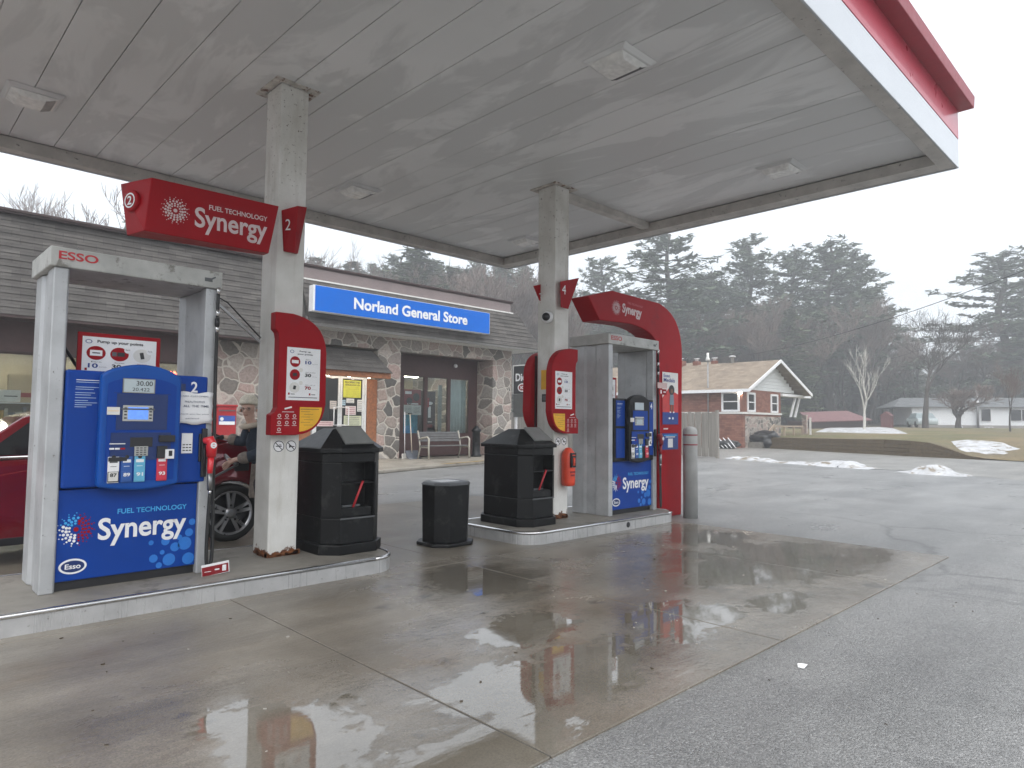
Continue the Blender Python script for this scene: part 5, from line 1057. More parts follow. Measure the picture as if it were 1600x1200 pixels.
# ================================================================ PERSON
pe = empty('person', (3.3, 7.3, 0), 'elderly person in knit hat and dark blue coat refuelling the red car', 'person')
def skin_obj(name, nodes, edges, mat, parent, root=0, sub=2, smooth=True):
    off = wloc(parent)
    me = bpy.data.meshes.new(name); me.from_pydata([Vector(n_[:3])-off for n_ in nodes], edges, []); me.materials.append(mat)
    o = bpy.data.objects.new(name, me); COL.objects.link(o); o.parent = parent
    m = o.modifiers.new('skin', 'SKIN'); m.use_smooth_shade = True
    lay = me.skin_vertices[0] if me.skin_vertices else None
    if lay is None:
        bm = bmesh.new(); bm.from_mesh(me); bm.verts.layers.skin.verify(); bm.to_mesh(me); bm.free(); lay = me.skin_vertices[0]
    for i, n_ in enumerate(nodes):
        r = n_[3]; lay.data[i].radius = r if hasattr(r, '__len__') else (r, r); lay.data[i].use_root = (i == root)
    s_ = o.modifiers.new('sub', 'SUBSURF'); s_.levels = sub; s_.render_levels = sub
    return o
SK = M('skin', (.58, .37, .29), .5, var=.08, vs=20, obj=True); DENIM = M('coat_blue', (.022, .032, .05), .85, var=.3, vs=14, bump=.4, bs=120, obj=True); COATG = M('coat_fleece', (.20, .165, .14), .95, var=.3, vs=22, bump=.6, bs=90, obj=True); FLEECE = M('collar_cream', (.48, .41, .33), .95, var=.15, bump=.6, bs=90, obj=True)
HATM = M('knit_cream', (.70, .65, .54), .95, var=.15, vs=40, bump=.8, bs=60, obj=True); TROU = M('trousers_black', (.018, .018, .02), .8, var=.2, obj=True)
hp = onY(388, 640, 7.28)       # head centre
pv = V(3.33, 7.34, .84); chs = V(3.24, 7.30, 1.16); nk = V(hp.x+.045, 7.30, hp.z-.14)
h1 = V(2.93, 7.52, 1.16); e1_ = V(3.10, 7.42, 1.10); s1 = V(3.13, 7.36, 1.27)
s2_ = V(3.31, 7.22, 1.26); h2 = V(2.94, 7.27, .92); e2_ = V(3.16, 7.12, .98)
nodes = [(*pv, (.12, .10)), (*V(3.29, 7.32, 1.0), (.12, .09)), (*chs, (.13, .10)), (*nk, .05), (*(hp+V(.005, .005, -.035)), (.056, .062)), (*(hp+V(0, 0, .025)), (.072, .08)), (*(hp+V(0, 0, .065)), (.06, .065)),
         (*s1, .055), (*e1_, .042), (*h1, .026), (*s2_, .055), (*e2_, .042), (*h2, .026),
         (3.25, 7.30, .78, .075), (3.24, 7.26, .46, .05), (3.27, 7.30, .10, .038), (3.22, 7.18, .05, .034),
         (3.42, 7.38, .78, .075), (3.43, 7.36, .46, .05), (3.45, 7.42, .10, .038), (3.40, 7.30, .05, .034)]
edges = [(0, 1), (1, 2), (2, 3), (3, 4), (4, 5), (5, 6), (2, 7), (7, 8), (8, 9), (2, 10), (10, 11), (11, 12), (0, 13), (13, 14), (14, 15), (15, 16), (0, 17), (17, 18), (18, 19), (19, 20)]
def fingers(nodes, edges, wi, w, d, side, curl):
    d = d.normalized(); side = side.normalized(); nrm = d.cross(side)
    k = len(nodes); pc = w+d*.045; nodes.append((*pc, (.032, .016))); edges.append((wi, k))
    for i, (o_, L) in enumerate(((-.03, .062), (-.01, .072), (.012, .07), (.031, .055))):
        a = len(nodes); p0 = pc+d*.035+side*o_; p1 = p0+d*L*.5+nrm*curl*.012; p2 = p1+d*L*.35+nrm*curl*.032
        nodes.extend([(*p0, .0095), (*p1, .009), (*p2, .0075)]); edges.extend([(k, a), (a, a+1), (a+1, a+2)])
    a = len(nodes); p0 = pc-d*.01-side*.04; p1 = p0+d*.035-side*.015+nrm*curl*.015
    nodes.extend([(*p0, .011), (*p1, .009)]); edges.extend([(k, a), (a, a+1)])
fingers(nodes, edges, 12, h2, V(-.6, .35, -.45), V(.35, .2, -.9), 1)
fingers(nodes, edges, 9, h1, V(-.75, .55, -.12), V(.5, .8, 0), -1)
skin_obj('body', nodes, edges, SK, pe)
# glove on the resting hand
gl_n = [(*h1, .034)]; gl_e = []; fingers(gl_n, gl_e, 0, h1, V(-.75, .55, -.12), V(.5, .8, 0), -1); gl_n = [(*n_[:3], tuple(r*1.3 for r in n_[3]) if hasattr(n_[3], '__len__') else n_[3]*1.3) for n_ in gl_n]
skin_obj('glove', gl_n, gl_e, TROU, pe)
# coat
cn_ = [(3.32, 7.34, .80, (.17, .15)), (3.29, 7.32, 1.0, (.165, .14)), (*chs, (.17, .13)), (*(nk+V(.0, 0, -.07)), (.10, .09)), (*s1, .085), (*e1_, .072), (*(h1.lerp(e1_, .25)), .056), (*s2_, .088), (*e2_, .078), (*(h2.lerp(e2_, .3)), .058)]
skin_obj('coat', cn_, [(0, 1), (1, 2), (2, 3), (2, 4), (4, 5), (5, 6), (2, 7), (7, 8), (8, 9)], DENIM, pe, 0)
skin_obj('sleeve_cuff', [(*(h1.lerp(e1_, .12)), .050), (*(h1.lerp(e1_, .35)), .068), (*(h1.lerp(e1_, .65)), .074)], [(0, 1), (1, 2)], COATG, pe)
skin_obj('sleeve_cuff', [(*(h2.lerp(e2_, .10)), .050), (*(h2.lerp(e2_, .32)), .070), (*(h2.lerp(e2_, .62)), .078)], [(0, 1), (1, 2)], COATG, pe)
b = MB(); ring_ = lambda z, rx, ry, cx, cy: [V(cx+rx*cos(2*pi*k/20)*(1+.04*sin(k*2.6)), cy+ry*sin(2*pi*k/20)*(1+.04*sin(k*2.6)), z+.01*sin(k*1.7)) for k in range(20)]
A = ring_(.86, .155, .15, 3.325, 7.34); B = ring_(.50, .19, .19, 3.335, 7.33); b.loft(B, A, COATG, True, True); b.build('coat_skirt', pe, .01)
b = MB(); ct = [nk+V(.085*cos(2*pi*k/14)-.005, .08*sin(2*pi*k/14)-.01, -.03+.02*cos(2*pi*k/14)) for k in range(15)]; b.tube(ct, .03, FLEECE, 8, False); b.build('collar', pe)
for sd_, (a, c, d) in (('l', ((3.25, 7.30, .75), (3.24, 7.26, .46), (3.27, 7.30, .10))), ('r', ((3.42, 7.38, .75), (3.43, 7.36, .46), (3.45, 7.42, .10)))):
    skin_obj('trouser_leg', [(*a, .105), (*c, .075), (*d, .062)], [(0, 1), (1, 2)], TROU, pe)
    b = MB(); fp = V(*d); b.loft([fp+V(.05, .07, -.087), fp+V(-.05, .07, -.087), fp+V(-.10, -.10, -.087), fp+V(-.06, -.17, -.087), fp+V(.02, -.15, -.087)], [fp+V(.04, .06, .02), fp+V(-.04, .06, .02), fp+V(-.07, -.06, -.02), fp+V(-.045, -.13, -.045), fp+V(.01, -.11, -.045)], BLACKP); b.build('shoe', pe, .015)
# face and hat
fd = V(-.62, -.76, -.12).normalized(); fr_ = fd.cross(UZ).normalized(); fr_ = fr_ if fr_.x < 0 else -fr_; fu = V(0, 0, 1)
b = MB(); b.tube([hp+fd*.085+fu*.02, hp+fd*.112-fu*.012, hp+fd*.088-fu*.02], [.008, .014, .008], SK, 8); b.build('nose', pe)
for k in (-1, 1):
    b = MB(); e_ = hp+fd*.083+fr_*k*.03+fu*.018; b.lathe(e_, [(.009, 0), (.008, .004), (0, .006)], M('eye_dark', (.03, .02, .02), .3), 10, fd); b.build('eye', pe)
    b = MB(); b.tube([e_+fr_*.018*cos(2*pi*j/16)+fu*.016*sin(2*pi*j/16)+fd*.012 for j in range(17)], .0022, PLASTG, 5, False); b.build('eyeglass_rim', pe)
    b = MB(); b.lathe(hp+fr_*k*.083-fd*.012-fu*.01, [(.016, 0), (.02, .006), (.012, .012)], SK, 10, fr_*k); b.build('ear', pe)
b = MB(); b.tube([hp+fd*.085-fu*.05-fr_*.022, hp+fd*.09-fu*.052, hp+fd*.085-fu*.05+fr_*.022], .005, M('lip', (.3, .11, .09), .5), 6); b.build('mouth', pe)
b = MB(); b.lathe(hp+fu*.062-fd*.014, [(.090, 0), (.096, .012), (.095, .035), (.09, .05), (.078, .075), (.055, .094), (.03, .102), (0, .104)], HATM, 24, (.08, .12, 1)); b.lathe(hp+fu*.052-fd*.014, [(.093, -.002), (.099, .008), (.099, .03), (.093, .04)], HATM, 24, (.08, .12, 1)); b.build('knit_hat', pe)
b = MB(); b.tube([hp-fd*.03+fr_*.08+fu*.03, hp-fd*.04+fr_*.082-fu*.03], .016, M('hair_grey', (.4, .38, .36), .8), 8); b.tube([hp-fd*.03-fr_*.08+fu*.03, hp-fd*.04-fr_*.082-fu*.03], .016, M('hair_grey', (.4, .38, .36), .8), 8); b.build('hair', pe)
# nozzle in the hand and its hose
t = empty('fuel_nozzle', tuple(h2), 'fuel nozzle held by the person in the knit hat, with its hose', 'nozzle')
b = MB(); b.tube([h2+V(.03, -.02, -.05), h2+V(-.04, .06, .0), h2+V(-.02, .2, .04), h2+V(.08, .36, .0)], [.018, .026, .02, .012], GUNM, 10); b.build('spout', t)
b = MB(); b.tube([h2+V(.03, -.02, -.05), h2+V(-.12, -.10, -.10), h2+V(-.42, -.30, -.20), h2+V(-.62, -.55, -.22), h2+V(-.75, -.80, .05)], .013, PLASTG, 8); b.build('hose', t)
# ================================================================ BRICK HOUSE ACROSS THE ROAD
hs_ = empty('brick_house', (42, 22, 0), 'red brick bungalow with tan shingle roof and white gable across the road', 'house')
HX, HY = 37.7, 19.0
b = MB(); b.box(HX, HX+.3, HY, 34, 0, 3.5, BRICK); b.box(HX+.3, 42.9, HY+.002, HY+.3, 1.9, 3.6, BRICKX); b.box(HX+.3, 42.9, HY+.002, HY+.3, 0, 1.9, STONE2); b.box(42.6, 42.9, HY+.3, 26, 0, 3.5, BRICK); b.box(42.9, 47.5, 23.0, 23.3, 0, 3.5, BRICKX)
b.build('wall', hs_)
b = MB(); b.box(HX-.06, HX+.0, HY-.06, 34, 2.02, 2.14, OFFW); b.box(HX, 42.95, HY-.06, HY, 2.02, 2.14, OFFW); b.build('band_course', hs_)
AX = 41.5; ez, az = 3.52, 5.48; go = 18.35
b = MB()
b.add([(HX-.45, go, ez-.05), (HX-.45, 34, ez-.05), (AX, 34, az), (AX, go, az), (HX-.45, go, ez-.17), (HX-.45, 34, ez-.17), (AX, 34, az-.12), (AX, go, az-.12)], [(0, 1, 2, 3), (4, 7, 6, 5), (0, 4, 5, 1), (0, 3, 7, 4)], SHINGB)
b.add([(46.2, go, ez-.05), (46.2, 34, ez-.05), (AX, 34, az), (AX, go, az), (46.2, go, ez-.17), (46.2, 34, ez-.17), (AX, 34, az-.12), (AX, go, az-.12)], [(1, 0, 3, 2), (4, 5, 6, 7), (0, 1, 5, 4), (0, 4, 7, 3)], SHINGB)
b.add([(38.5, 27.5, 3.7), (44, 34, 5.9), (44, 24, 5.9)], [(0, 1, 2)], SHINGB)
rf = b.build('roof', hs_)
b = MB(); b.box(HX-.52, HX-.45, go, 34, ez-.22, ez-.04, WHITE)
b.prism([(HX-.5, go-.05, ez-.22), (AX, go-.05, az-.17), (AX, go-.05, az+.02), (HX-.5, go-.05, ez-.02)], (0, .06, 0), WHITE); b.prism([(46.3, go-.05, ez-.22), (AX, go-.05, az-.17), (AX, go-.05, az+.02), (46.3, go-.05, ez-.02)], (0, .06, 0), WHITE); b.build('fascia', rf)
b = MB()
for k in range(9):
    z0 = 3.5+k*.21; w0 = (az-.12-z0)/(az-ez)*(AX-HX)
    if w0 > 0: b.box(AX-w0*.9, AX+w0*.95, HY-.02+.004*(k % 2), HY+.1, z0, min(z0+.2, az-.2), M('white_siding', (.62, .64, .64), .5, var=.04))
b.build('gable_siding', hs_)
for (xx, yy, w, h) in ((AX, 25.5, .55, .65), (AX+.1, 24.3, .4, .5), (AX+.2, 23.0, .35, .45)):
    b = MB(); b.box(xx-w/2, xx+w/2, yy-w/2, yy+w/2, az-.2, az+h*.5, BRICK); b.lathe((xx, yy, az+h*.5), [(.12, 0), (.11, .14), (.2, .16), (.2, .2), (0, .22)], WHITE, 12); b.build('chimney', rf)
b = MB(); b.lathe((AX, 21.6, az-.1), [(.1, 0), (.1, .45), (.22, .46), (.2, .56), (0, .58)], M('vent_metal', (.5, .5, .5), .4), 12); b.build('vent', rf)
def hwin(x, y, w, z0, z1, ax, par=hs_, fm=WHITE, name='window', cross=True):
    u = UY*-1 if ax == 'x' else UX; nn = u.cross(UZ); c = V(x, y, (z0+z1)/2); b = MB()
    hw, hh = w/2, (z1-z0)/2
    for s_ in (-1, 1):
        b.obox(c+u*s_*(hw-.05)+nn*.03, u*.06, UZ*hh, nn*.04, fm); b.obox(c+UZ*s_*(hh-.05)+nn*.03, u*(hw-.11), UZ*.06, nn*.04, fm)
    if cross: b.obox(c+nn*.03, u*(hw-.11), UZ*.03, nn*.03, fm)
    o = b.build(name, par); b = MB(); b.obox(c+nn*.01, u*(hw-.1), UZ*(hh-.1), nn*.006, GLASSD); b.build('pane', o)
hwin(HX, 19.75, 1.15, 2.16, 3.36, 'x'); hwin(38.75, HY, 1.0, 2.16, 3.32, 'y'); hwin(41.9, HY, 1.0, 2.16, 3.32, 'y'); hwin(42.9+.6, 23.0, .9, .7, 2.9, 'y', name='door', cross=False)
b = MB(); b.lathe((HX-.15, 19.05, 3.2), [(.05, 0), (.09, .05), (.09, .15), (0, .2)], LIT, 10); b.build('porch_lamp', hs_)
b = MB(); b.box(42.9, 47.2, HY, 23, .55, .72, CONCD); b.box(46.9, 47.2, HY, HY+.3, .72, 2.1, STONE2); b.build('porch_floor', hs_)
b = MB(); b.box(42.9, 47.4, go+.5, HY+.4, 3.25, 3.42, WHITE); b.build('porch_beam', hs_)
for xa, xb in ((44.6, 45.4), (45.3, 46.1)):
    b = MB(); b.obox(((xa+xb)/2, HY+.1, 2.6), (.06, 0, 0), (0, .06, 0), ((xb-xa)/2, 0, .68), WHITE); b.build('porch_post', hs_)
b = MB(); b.box(40.2, 44.4, HY-.8, HY-.72, 1.25, 1.36, WOODP)
for x in (40.2, 41.6, 43.0, 44.3): b.box(x, x+.1, HY-.81, HY-.71, .1, 1.36, WOODP)
b.box(40.2, 44.4, HY-.8, HY-.05, .5, .62, WOODP); b.obox((39.5, HY-.76, .95), (.75, 0, .42), (0, .04, 0), (-.04, 0, .06), WOODP); b.build('porch_railing', hs_)
b = MB(); b.box(39.0, 40.2, HY-.9, HY-.05, 0, .7, CONCD); b.box(38.3, 39.0, HY-.9, HY-.05, 0, .35, CONCD); b.build('steps', hs_)
t = empty('roof_mast', (HX-.2, 21.2, 0), 'thin grey service mast rising at the brick house eave', 'mast')
b = MB(); b.tube([(HX-.1, 21.2, 0), (HX-.1, 21.2, 5.75)], .045, GUNM, 8); b.build('pole', t); b = MB(); b.lathe((HX-.1, 21.2, 5.3), [(.12, 0), (.14, .1), (.08, .25), (.08, .5)], OFFW, 10); b.build('insulator', t)
# board fence
fe_ = empty('board_fence', (25, 18, 0), 'weathered grey vertical board fence behind the arch sign', 'fence')
y = 13.8; b = MB(); k = 0
while y < 27:
    w = .145; b.box(25+(.03 if k % 2 else 0), 25.03+(.03 if k % 2 else 0), y, y+w, .05, 1.86+random.uniform(-.03, .03), FENCE); y += .158; k += 1
b.build('boards', fe_)
b = MB(); b.box(25.06, 25.12, 13.8, 27, .4, .5, FENCE); b.box(25.06, 25.12, 13.8, 27, 1.4, 1.5, FENCE); b.build('rail', fe_)
for y in (13.72, 16.2, 18.7, 21.2):
    b = MB(); b.box(24.98, 25.1, y-.06, y+.06, 0, 1.95, FENCE); b.build('post', fe_)
# black bags by the porch
def blob(name, c, r, mat, seed, label, cat, sq=(1, 1, .75), group=None):
    bm = bmesh.new(); bmesh.ops.create_icosphere(bm, subdivisions=4, radius=1)
    for v_ in bm.verts:
        n_ = v_.co.normalized(); k = 1+.3*noise.noise(n_*1.7+V(seed, 0, 0))+.1*noise.noise(n_*5+V(seed, 3, 0)); v_.co = V(n_.x*r*sq[0]*k, n_.y*r*sq[1]*k, max(-.9, n_.z)*r*sq[2]*k)
    me = bpy.data.meshes.new(name); bm.to_mesh(me); bm.free(); me.materials.append(mat)
    for p in me.polygons: p.use_smooth = True
    o = bpy.data.objects.new(name, me); COL.objects.link(o); o.location = c; return tag(o, label, cat, group)
BAG = M('black_bag', (.015, .016, .018), .35, var=.3, bump=.8, bs=6)
p = onZ(1197, 700, 0); blob('tarped_heap', (p.x, p.y, .42), .75, BAG, 3, 'black plastic covered heap against the end of the timber wall', 'heap', (1, 1.2, .8))
p = onZ(1131, 701, 0); blob('rubbish_heap', (p.x+.3, p.y, .25), .5, BAG, 7, 'low black heap at the brick wall behind the fence', 'heap', (1, 1.6, .5))
t = empty('metal_rack', (p.x, p.y, 0), 'white metal rods lying across the black heap beside the fence', 'rack')
b = MB()
for k in range(5): b.tube([p+V(-.3, -.9+.25*k, .05), p+V(.1, -.2+.3*k, .62)], .025, WHITE, 6)
b.build('rods', t)
# retaining wall of timber
rw = empty('retaining_wall', (36, 12, 0), 'long brown timber retaining wall along the side road', 'wall')
b = MB()
for i in range(1, 10):
    p0 = onZ(lx[i], le[i], 0); p1 = onZ(lx[i+1], le[i+1], 0); d = (p1-p0); nrm = V(d.y, -d.x, 0).normalized(); nrm = nrm if nrm.dot(V(-1, -1, 0)) < 0 else -nrm
    h0, h1_ = wt[i], wt[i+1]
    for k in range(4):
        za0, za1, zb0, zb1 = h0*k/4, h0*(k+1)/4-.012, h1_*k/4, h1_*(k+1)/4-.012; o_ = nrm*(.03*k)
        b.add([p0+o_+V(0, 0, za0), p1+o_+V(0, 0, zb0), p1+o_+V(0, 0, zb1), p0+o_+V(0, 0, za1), p0+nrm*.3+V(0, 0, za0), p1+nrm*.3+V(0, 0, zb0), p1+nrm*.3+V(0, 0, zb1), p0+nrm*.3+V(0, 0, za1)], [(0, 1, 2, 3), (3, 2, 6, 7), (0, 4, 5, 1), (0, 3, 7, 4), (1, 5, 6, 2)], WOODT)
b.build('timber_courses', rw, .02)
# low red roofed shed
def rawb(px, D, z=None):
    q = dep(px, D); q.z = lawn_z(q.x, q.y) if z is None else z; return q
A_, B_ = rawb(1268, 60), rawb(1354, 62); sh = empty('shed', tuple(A_), 'long low shed with faded red metal roof beyond the field snow', 'shed')
d = (B_-A_); d.z = 0; dn = d.normalized(); pn = V(-dn.y, dn.x, 0); pn = pn if pn.dot(A_) > 0 else -pn
RR = M('red_metal_roof', (.16, .07, .07), .5, var=.2, vs=2); b = MB(); z0 = .35
b.prism([A_+V(0, 0, -.3), B_+V(0, 0, -.3), B_+V(0, 0, z0+.35), A_+V(0, 0, z0+.35)], pn*3, BRNT); b.build('wall', sh)
b = MB(); q0, q1 = A_-dn*.3-pn*.4, B_+dn*.3-pn*.4; b.prism([q0+V(0, 0, z0+.25), q1+V(0, 0, z0+.25), q1+pn*2.2-dn*.8+V(0, 0, z0+1.1), q0+pn*2.2+dn*.6+V(0, 0, z0+1.1)], (0, 0, .08), RR); b.build('roof', sh)
p = rawb(1386, 60); b = MB(); b.box(p.x-.4, p.x+.4, p.y-.4, p.y+.4, p.z-.1, p.z+1.1, M('shed_red', (.12, .04, .04), .6)); b.prism([(p.x-.45, p.y-.5, p.z+1.1), (p.x-.45, p.y+.5, p.z+1.1), (p.x-.45, p.y, p.z+1.5)], (.9, 0, 0), M('shed_red', (.12, .04, .04), .6)); b.build('outhouse', label='small dark red hut just right of the low shed', cat='hut')
p = rawb(1266, 44); b = MB(); b.box(p.x-.05, p.x+.05, p.y-.05, p.y+.05, p.z, p.z+1.15, OFFW); b.build('gate_post', label='pale post standing alone left of the red roofed shed', cat='post')
# white bungalow
A_, B_ = rawb(1425, 74), rawb(1665, 70); bw_ = empty('white_bungalow', tuple(A_), 'white bungalow with dark grey roof beyond the lawn on the right', 'house')
d = B_-A_; d.z = 0; dn = d.normalized(); pn = V(-dn.y, dn.x, 0); pn = pn if pn.dot(A_) > 0 else -pn; zb = 1.15
A0 = V(A_.x, A_.y, zb); B0 = V(B_.x, B_.y, zb); WS = M('bungalow_siding', (.80, .82, .83), .5, var=.04)
b = MB(); b.prism([A0+V(0, 0, .45), B0+V(0, 0, .45), B0+V(0, 0, 2.45), A0+V(0, 0, 2.45)], pn*8, WS); wl = b.build('wall', bw_)
b = MB(); b.prism([A0-pn*.02+V(0, 0, -.6), B0-pn*.02+V(0, 0, -.6), B0-pn*.02+V(0, 0, .45), A0-pn*.02+V(0, 0, .45)], pn*8, M('block_base', (.28, .26, .24), .7)); b.build('foundation', bw_)
b = MB(); q0, q1 = A0-dn*1.9-pn*.5, B0+dn*.5-pn*.5
b.loft([q0+V(0, 0, 2.4), q1+V(0, 0, 2.4), q1+pn*9+V(0, 0, 2.4), q0+pn*9+V(0, 0, 2.4)], [q0+dn*1.8+pn*4.5+V(0, 0, 3.55), q1+pn*4.4+V(0, 0, 3.55), q1+pn*4.6+V(0, 0, 3.55), q0+dn*1.8+pn*4.6+V(0, 0, 3.55)], SHINGG); rf = b.build('roof', bw_)
L = d.length
def bwin(t0, t1, z0, z1, mull=True):
    c0 = A0+dn*L*t0-pn*.03; c1 = A0+dn*L*t1-pn*.03; b = MB(); b.prism([c0+V(0, 0, z0), c1+V(0, 0, z0), c1+V(0, 0, z1), c0+V(0, 0, z1)], -pn*.04, WHITE); o = b.build('window', wl)
    g = .07; b = MB(); m_ = (t0+t1)/2
    for (a, c) in (((t0+g/L, m_-g/2/L), (m_+g/2/L, t1-g/L)) if mull else ((t0+g/L, t1-g/L),)):
        e0 = A0+dn*L*a-pn*.075; e1 = A0+dn*L*c-pn*.075; b.prism([e0+V(0, 0, z0+g), e1+V(0, 0, z0+g), e1+V(0, 0, z1-g), e0+V(0, 0, z1-g)], -pn*.01, GLASSD)
    b.build('pane', o)
bwin(.275, .355, 1.55, 2.1); bwin(.46, .53, .85, 2.25, False); bwin(.65, .80, .9, 2.2); bwin(.29, .34, -.1, .35); bwin(.485, .54, -.2, .3)
b = MB(); c_ = A0+dn*L*.435-pn*.35; b.tube([c_+V(0, 0, -.2), c_+V(0, 0, 4.2)], .13, M('flue', (.3, .3, .31), .4, .6), 10); b.tube([c_+V(0, 0, 2.7), c_+V(0, 0, 3.0)], .22, WHITE, 10); b.build('flue_pipe', bw_)
# small snow covered vehicle on the lawn
p = rawb(1424, 64); sc = empty('small_car', tuple(p), 'pale frosted small car parked on the grass before the white bungalow', 'car')
cv = M('frosted_paint', (.42, .47, .48), .5); u = pn; w_ = dn
b = MB(); pr = [(-2.0, .25), (2.0, .25), (2.05, .6), (1.6, .85), (-1.9, .85), (-2.05, .6)]; b.prism([p+u*a+V(0, 0, c) for a, c in pr], w_*1.7, cv); b.build('body', sc, .1, 3)
b = MB(); b.loft([p+u*-1.5+V(0, 0, .85), p+u*1.2+V(0, 0, .85), p+u*1.2+w_*1.7+V(0, 0, .85), p+u*-1.5+w_*1.7+V(0, 0, .85)], [p+u*-1.0+w_*.2+V(0, 0, 1.35), p+u*.7+w_*.2+V(0, 0, 1.35), p+u*.7+w_*1.5+V(0, 0, 1.35), p+u*-1.0+w_*1.5+V(0, 0, 1.35)], M('frosted_glass', (.25, .3, .31), .4)); b.build('cabin', sc, .06)
for a in (-1.25, 1.25):
    b = MB(); b.lathe(p+u*a+V(0, 0, .3)-w_*.02, [(.3, 0), (.3, .2), (0, .2)], RUBB, 16, w_); b.build('wheel', sc)
# overhead wire
w0 = dep(1168, 42)+V(0, 0, 5.75); w1_ = dep(1640, 22)+V(0, 0, H-(398-660)/1050*22); b = MB()
b.tube([w0.lerp(w1_, k/24)-V(0, 0, 1.1*4*(k/24)*(1-k/24)*.35) for k in range(25)], .014, BLACKP, 5); b.build('service_wire', label='dark overhead service wire running from the brick house mast to the right', cat='wire')
w0 = dep(1380, 70)+V(0, 0, 8.2); w1_ = dep(1660, 60)+V(0, 0, 13.5); b = MB(); b.tube([w0.lerp(w1_, k/12)-V(0, 0, 2*(k/12)*(1-k/12)) for k in range(13)], .02, BLACKP, 4); b.build('power_line', label='faint distant power line above the bare wood on the right', cat='wire')
# ================================================================ TREES
def tree_pine(seed, ndl, narrow=False, lean=0):
    rnd = random.Random(seed); tr = MB(); cr = MB(); N = 12
    path = [V(.012*sin(k*.9+seed), .012*cos(k*1.1+seed), k/N) for k in range(N+1)]
    tr.tube(path, [.020*(1-.9*k/N)+.002 for k in range(N+1)], BARK, 7)
    h = .22 if not narrow else .10
    while h < .995:
        t = (h-.2)/.8
        prof_ = (.25*(1-max(0, t))**.65+.035)*(.75+.5*rnd.random()) if not narrow else .17*(1-h)**.85+.015
        if h < .42 and not narrow: prof_ *= rnd.choice((.3, .8, 1))
        for q in range(rnd.randint(3, 6) if not narrow else 5):
            a = rnd.uniform(0, 2*pi); L = prof_*rnd.uniform(.55, 1.25); up = (rnd.uniform(-.02, .10) if not narrow else rnd.uniform(-.25, -.05)) + (t*.35 if not narrow and t > .6 else 0)
            d = V(cos(a), sin(a), up); base = V(0, 0, h); tip = base+d*L; mid = base+d*L*.55+V(0, 0, -.012 if not narrow else .0)
            tr.tube([base, mid, tip], [.0035, .0022, .001], BARK, 3, False)
            nt_ = max(4, int(L*140*(1.0 if not narrow else .9)))
            for k in range(nt_):
                u_ = rnd.uniform(.28 if not narrow else .1, 1.04); c = base.lerp(mid, min(1, u_/.55)) if u_ < .55 else mid.lerp(tip, (u_-.55)/.45)
                sp = L*.20*(1.2-u_*.5)+.006; s_ = V(-d.y, d.x, 0); c = c+s_*rnd.uniform(-sp, sp)+V(0, 0, rnd.uniform(-.003, .010))
                for z_ in range(3):
                    e = V(rnd.uniform(-1, 1), rnd.uniform(-1, 1), rnd.uniform(-.25, .45)).normalized()*rnd.uniform(.009, .021); f = V(rnd.uniform(-1, 1), rnd.uniform(-1, 1), rnd.uniform(-.5, .6)).normalized()*rnd.uniform(.003, .0075)
                    g_ = c+V(rnd.uniform(-1, 1), rnd.uniform(-1, 1), rnd.uniform(-.4, .6))*.007
                    cr.add([g_-e-f, g_+e-f*.2, g_+e*.9+f*.3, g_-e*.6+f], [(0, 1, 2, 3)], ndl)
        h += rnd.uniform(.016, .032) if not narrow else .022
    return tr, cr
def tree_bare(seed, bark, twig, spread=.5, levels=5, r0=.018, start=.22, fan=3):
    rnd = random.Random(seed); tr = MB(); cr = MB()
    def grow(p, d, L, r, lv):
        n = 3; pts = [p]; q = p; dd = d.copy()
        for k in range(n):
            dd = (dd+V(rnd.gauss(0, .12), rnd.gauss(0, .12), rnd.gauss(.04, .07))).normalized(); q = q+dd*(L/n); pts.append(q)
        rs = [r*(1-.45*k/n) for k in range(n+1)]
        (tr if lv < 2 else cr).tube(pts, rs, bark if lv < 3 else twig, 5 if lv < 2 else 3, False)
        if lv >= levels: return
        nb = rnd.randint(fan, fan+1)
        for k in range(nb):
            t = rnd.uniform(.45, 1) if k else 1; c = pts[min(n, int(t*n+.5))]
            ax = V(rnd.gauss(0, 1), rnd.gauss(0, 1), rnd.gauss(0, .5)).normalized(); nd = (dd+ax*spread*rnd.uniform(.6, 1.3)+V(0, 0, .12)).normalized()
            grow(c, nd, L*rnd.uniform(.55, .85), max(.0011, r*.55*rnd.uniform(.6, 1.0)), lv+1)
    grow(V(0, 0, 0), V(rnd.gauss(0, .03), rnd.gauss(0, .03), 1), start, r0, 0)
    zm = max(v_[2] for v_ in cr.v)
    for q in (tr, cr): q.v = [(v_[0]/zm, v_[1]/zm, v_[2]/zm) for v_ in q.v]
    return tr, cr
def proto(name, pair, label, cat, group):
    t = empty(name, (0, 0, 0), label, cat, group); pair[0].build('trunk', t, fix=False); pair[1].build('crown', t, fix=False); return t
protos = {}; used = set()
def plant(kind, px, D, ytop, label, group=None, sx=1.0, zb=None, rot=None):
    root = protos[kind]; o = root if kind not in used else copy_tree(root); used.add(kind)
    q = dep(px, D); z = hill(q.length)-.05 if zb is None else zb
    hgt = H-(ytop-(660+.0105*(px-800)))/F*D-z
    o.location = (q.x, q.y, z); o.scale = (hgt*sx, hgt*sx, hgt); o.rotation_euler.z = random.uniform(0, 6.28) if rot is None else rot
    o['label'] = label
    if group: o['group'] = group
    elif 'group' in o: del o['group']
    return o
for i in range(4): protos['pine%d' % i] = proto('pine_tree', tree_pine(20+i, NEED), 'x', 'tree', 'g')
for i in range(2): protos['fir%d' % i] = proto('fir_tree', tree_pine(40+i, NEED2, True), 'x', 'tree', 'g')
for i in range(4): protos['bare%d' % i] = proto('bare_tree', tree_bare(60+i, BARK, BARKR, .55, 6, .016, .3), 'x', 'tree', 'g')
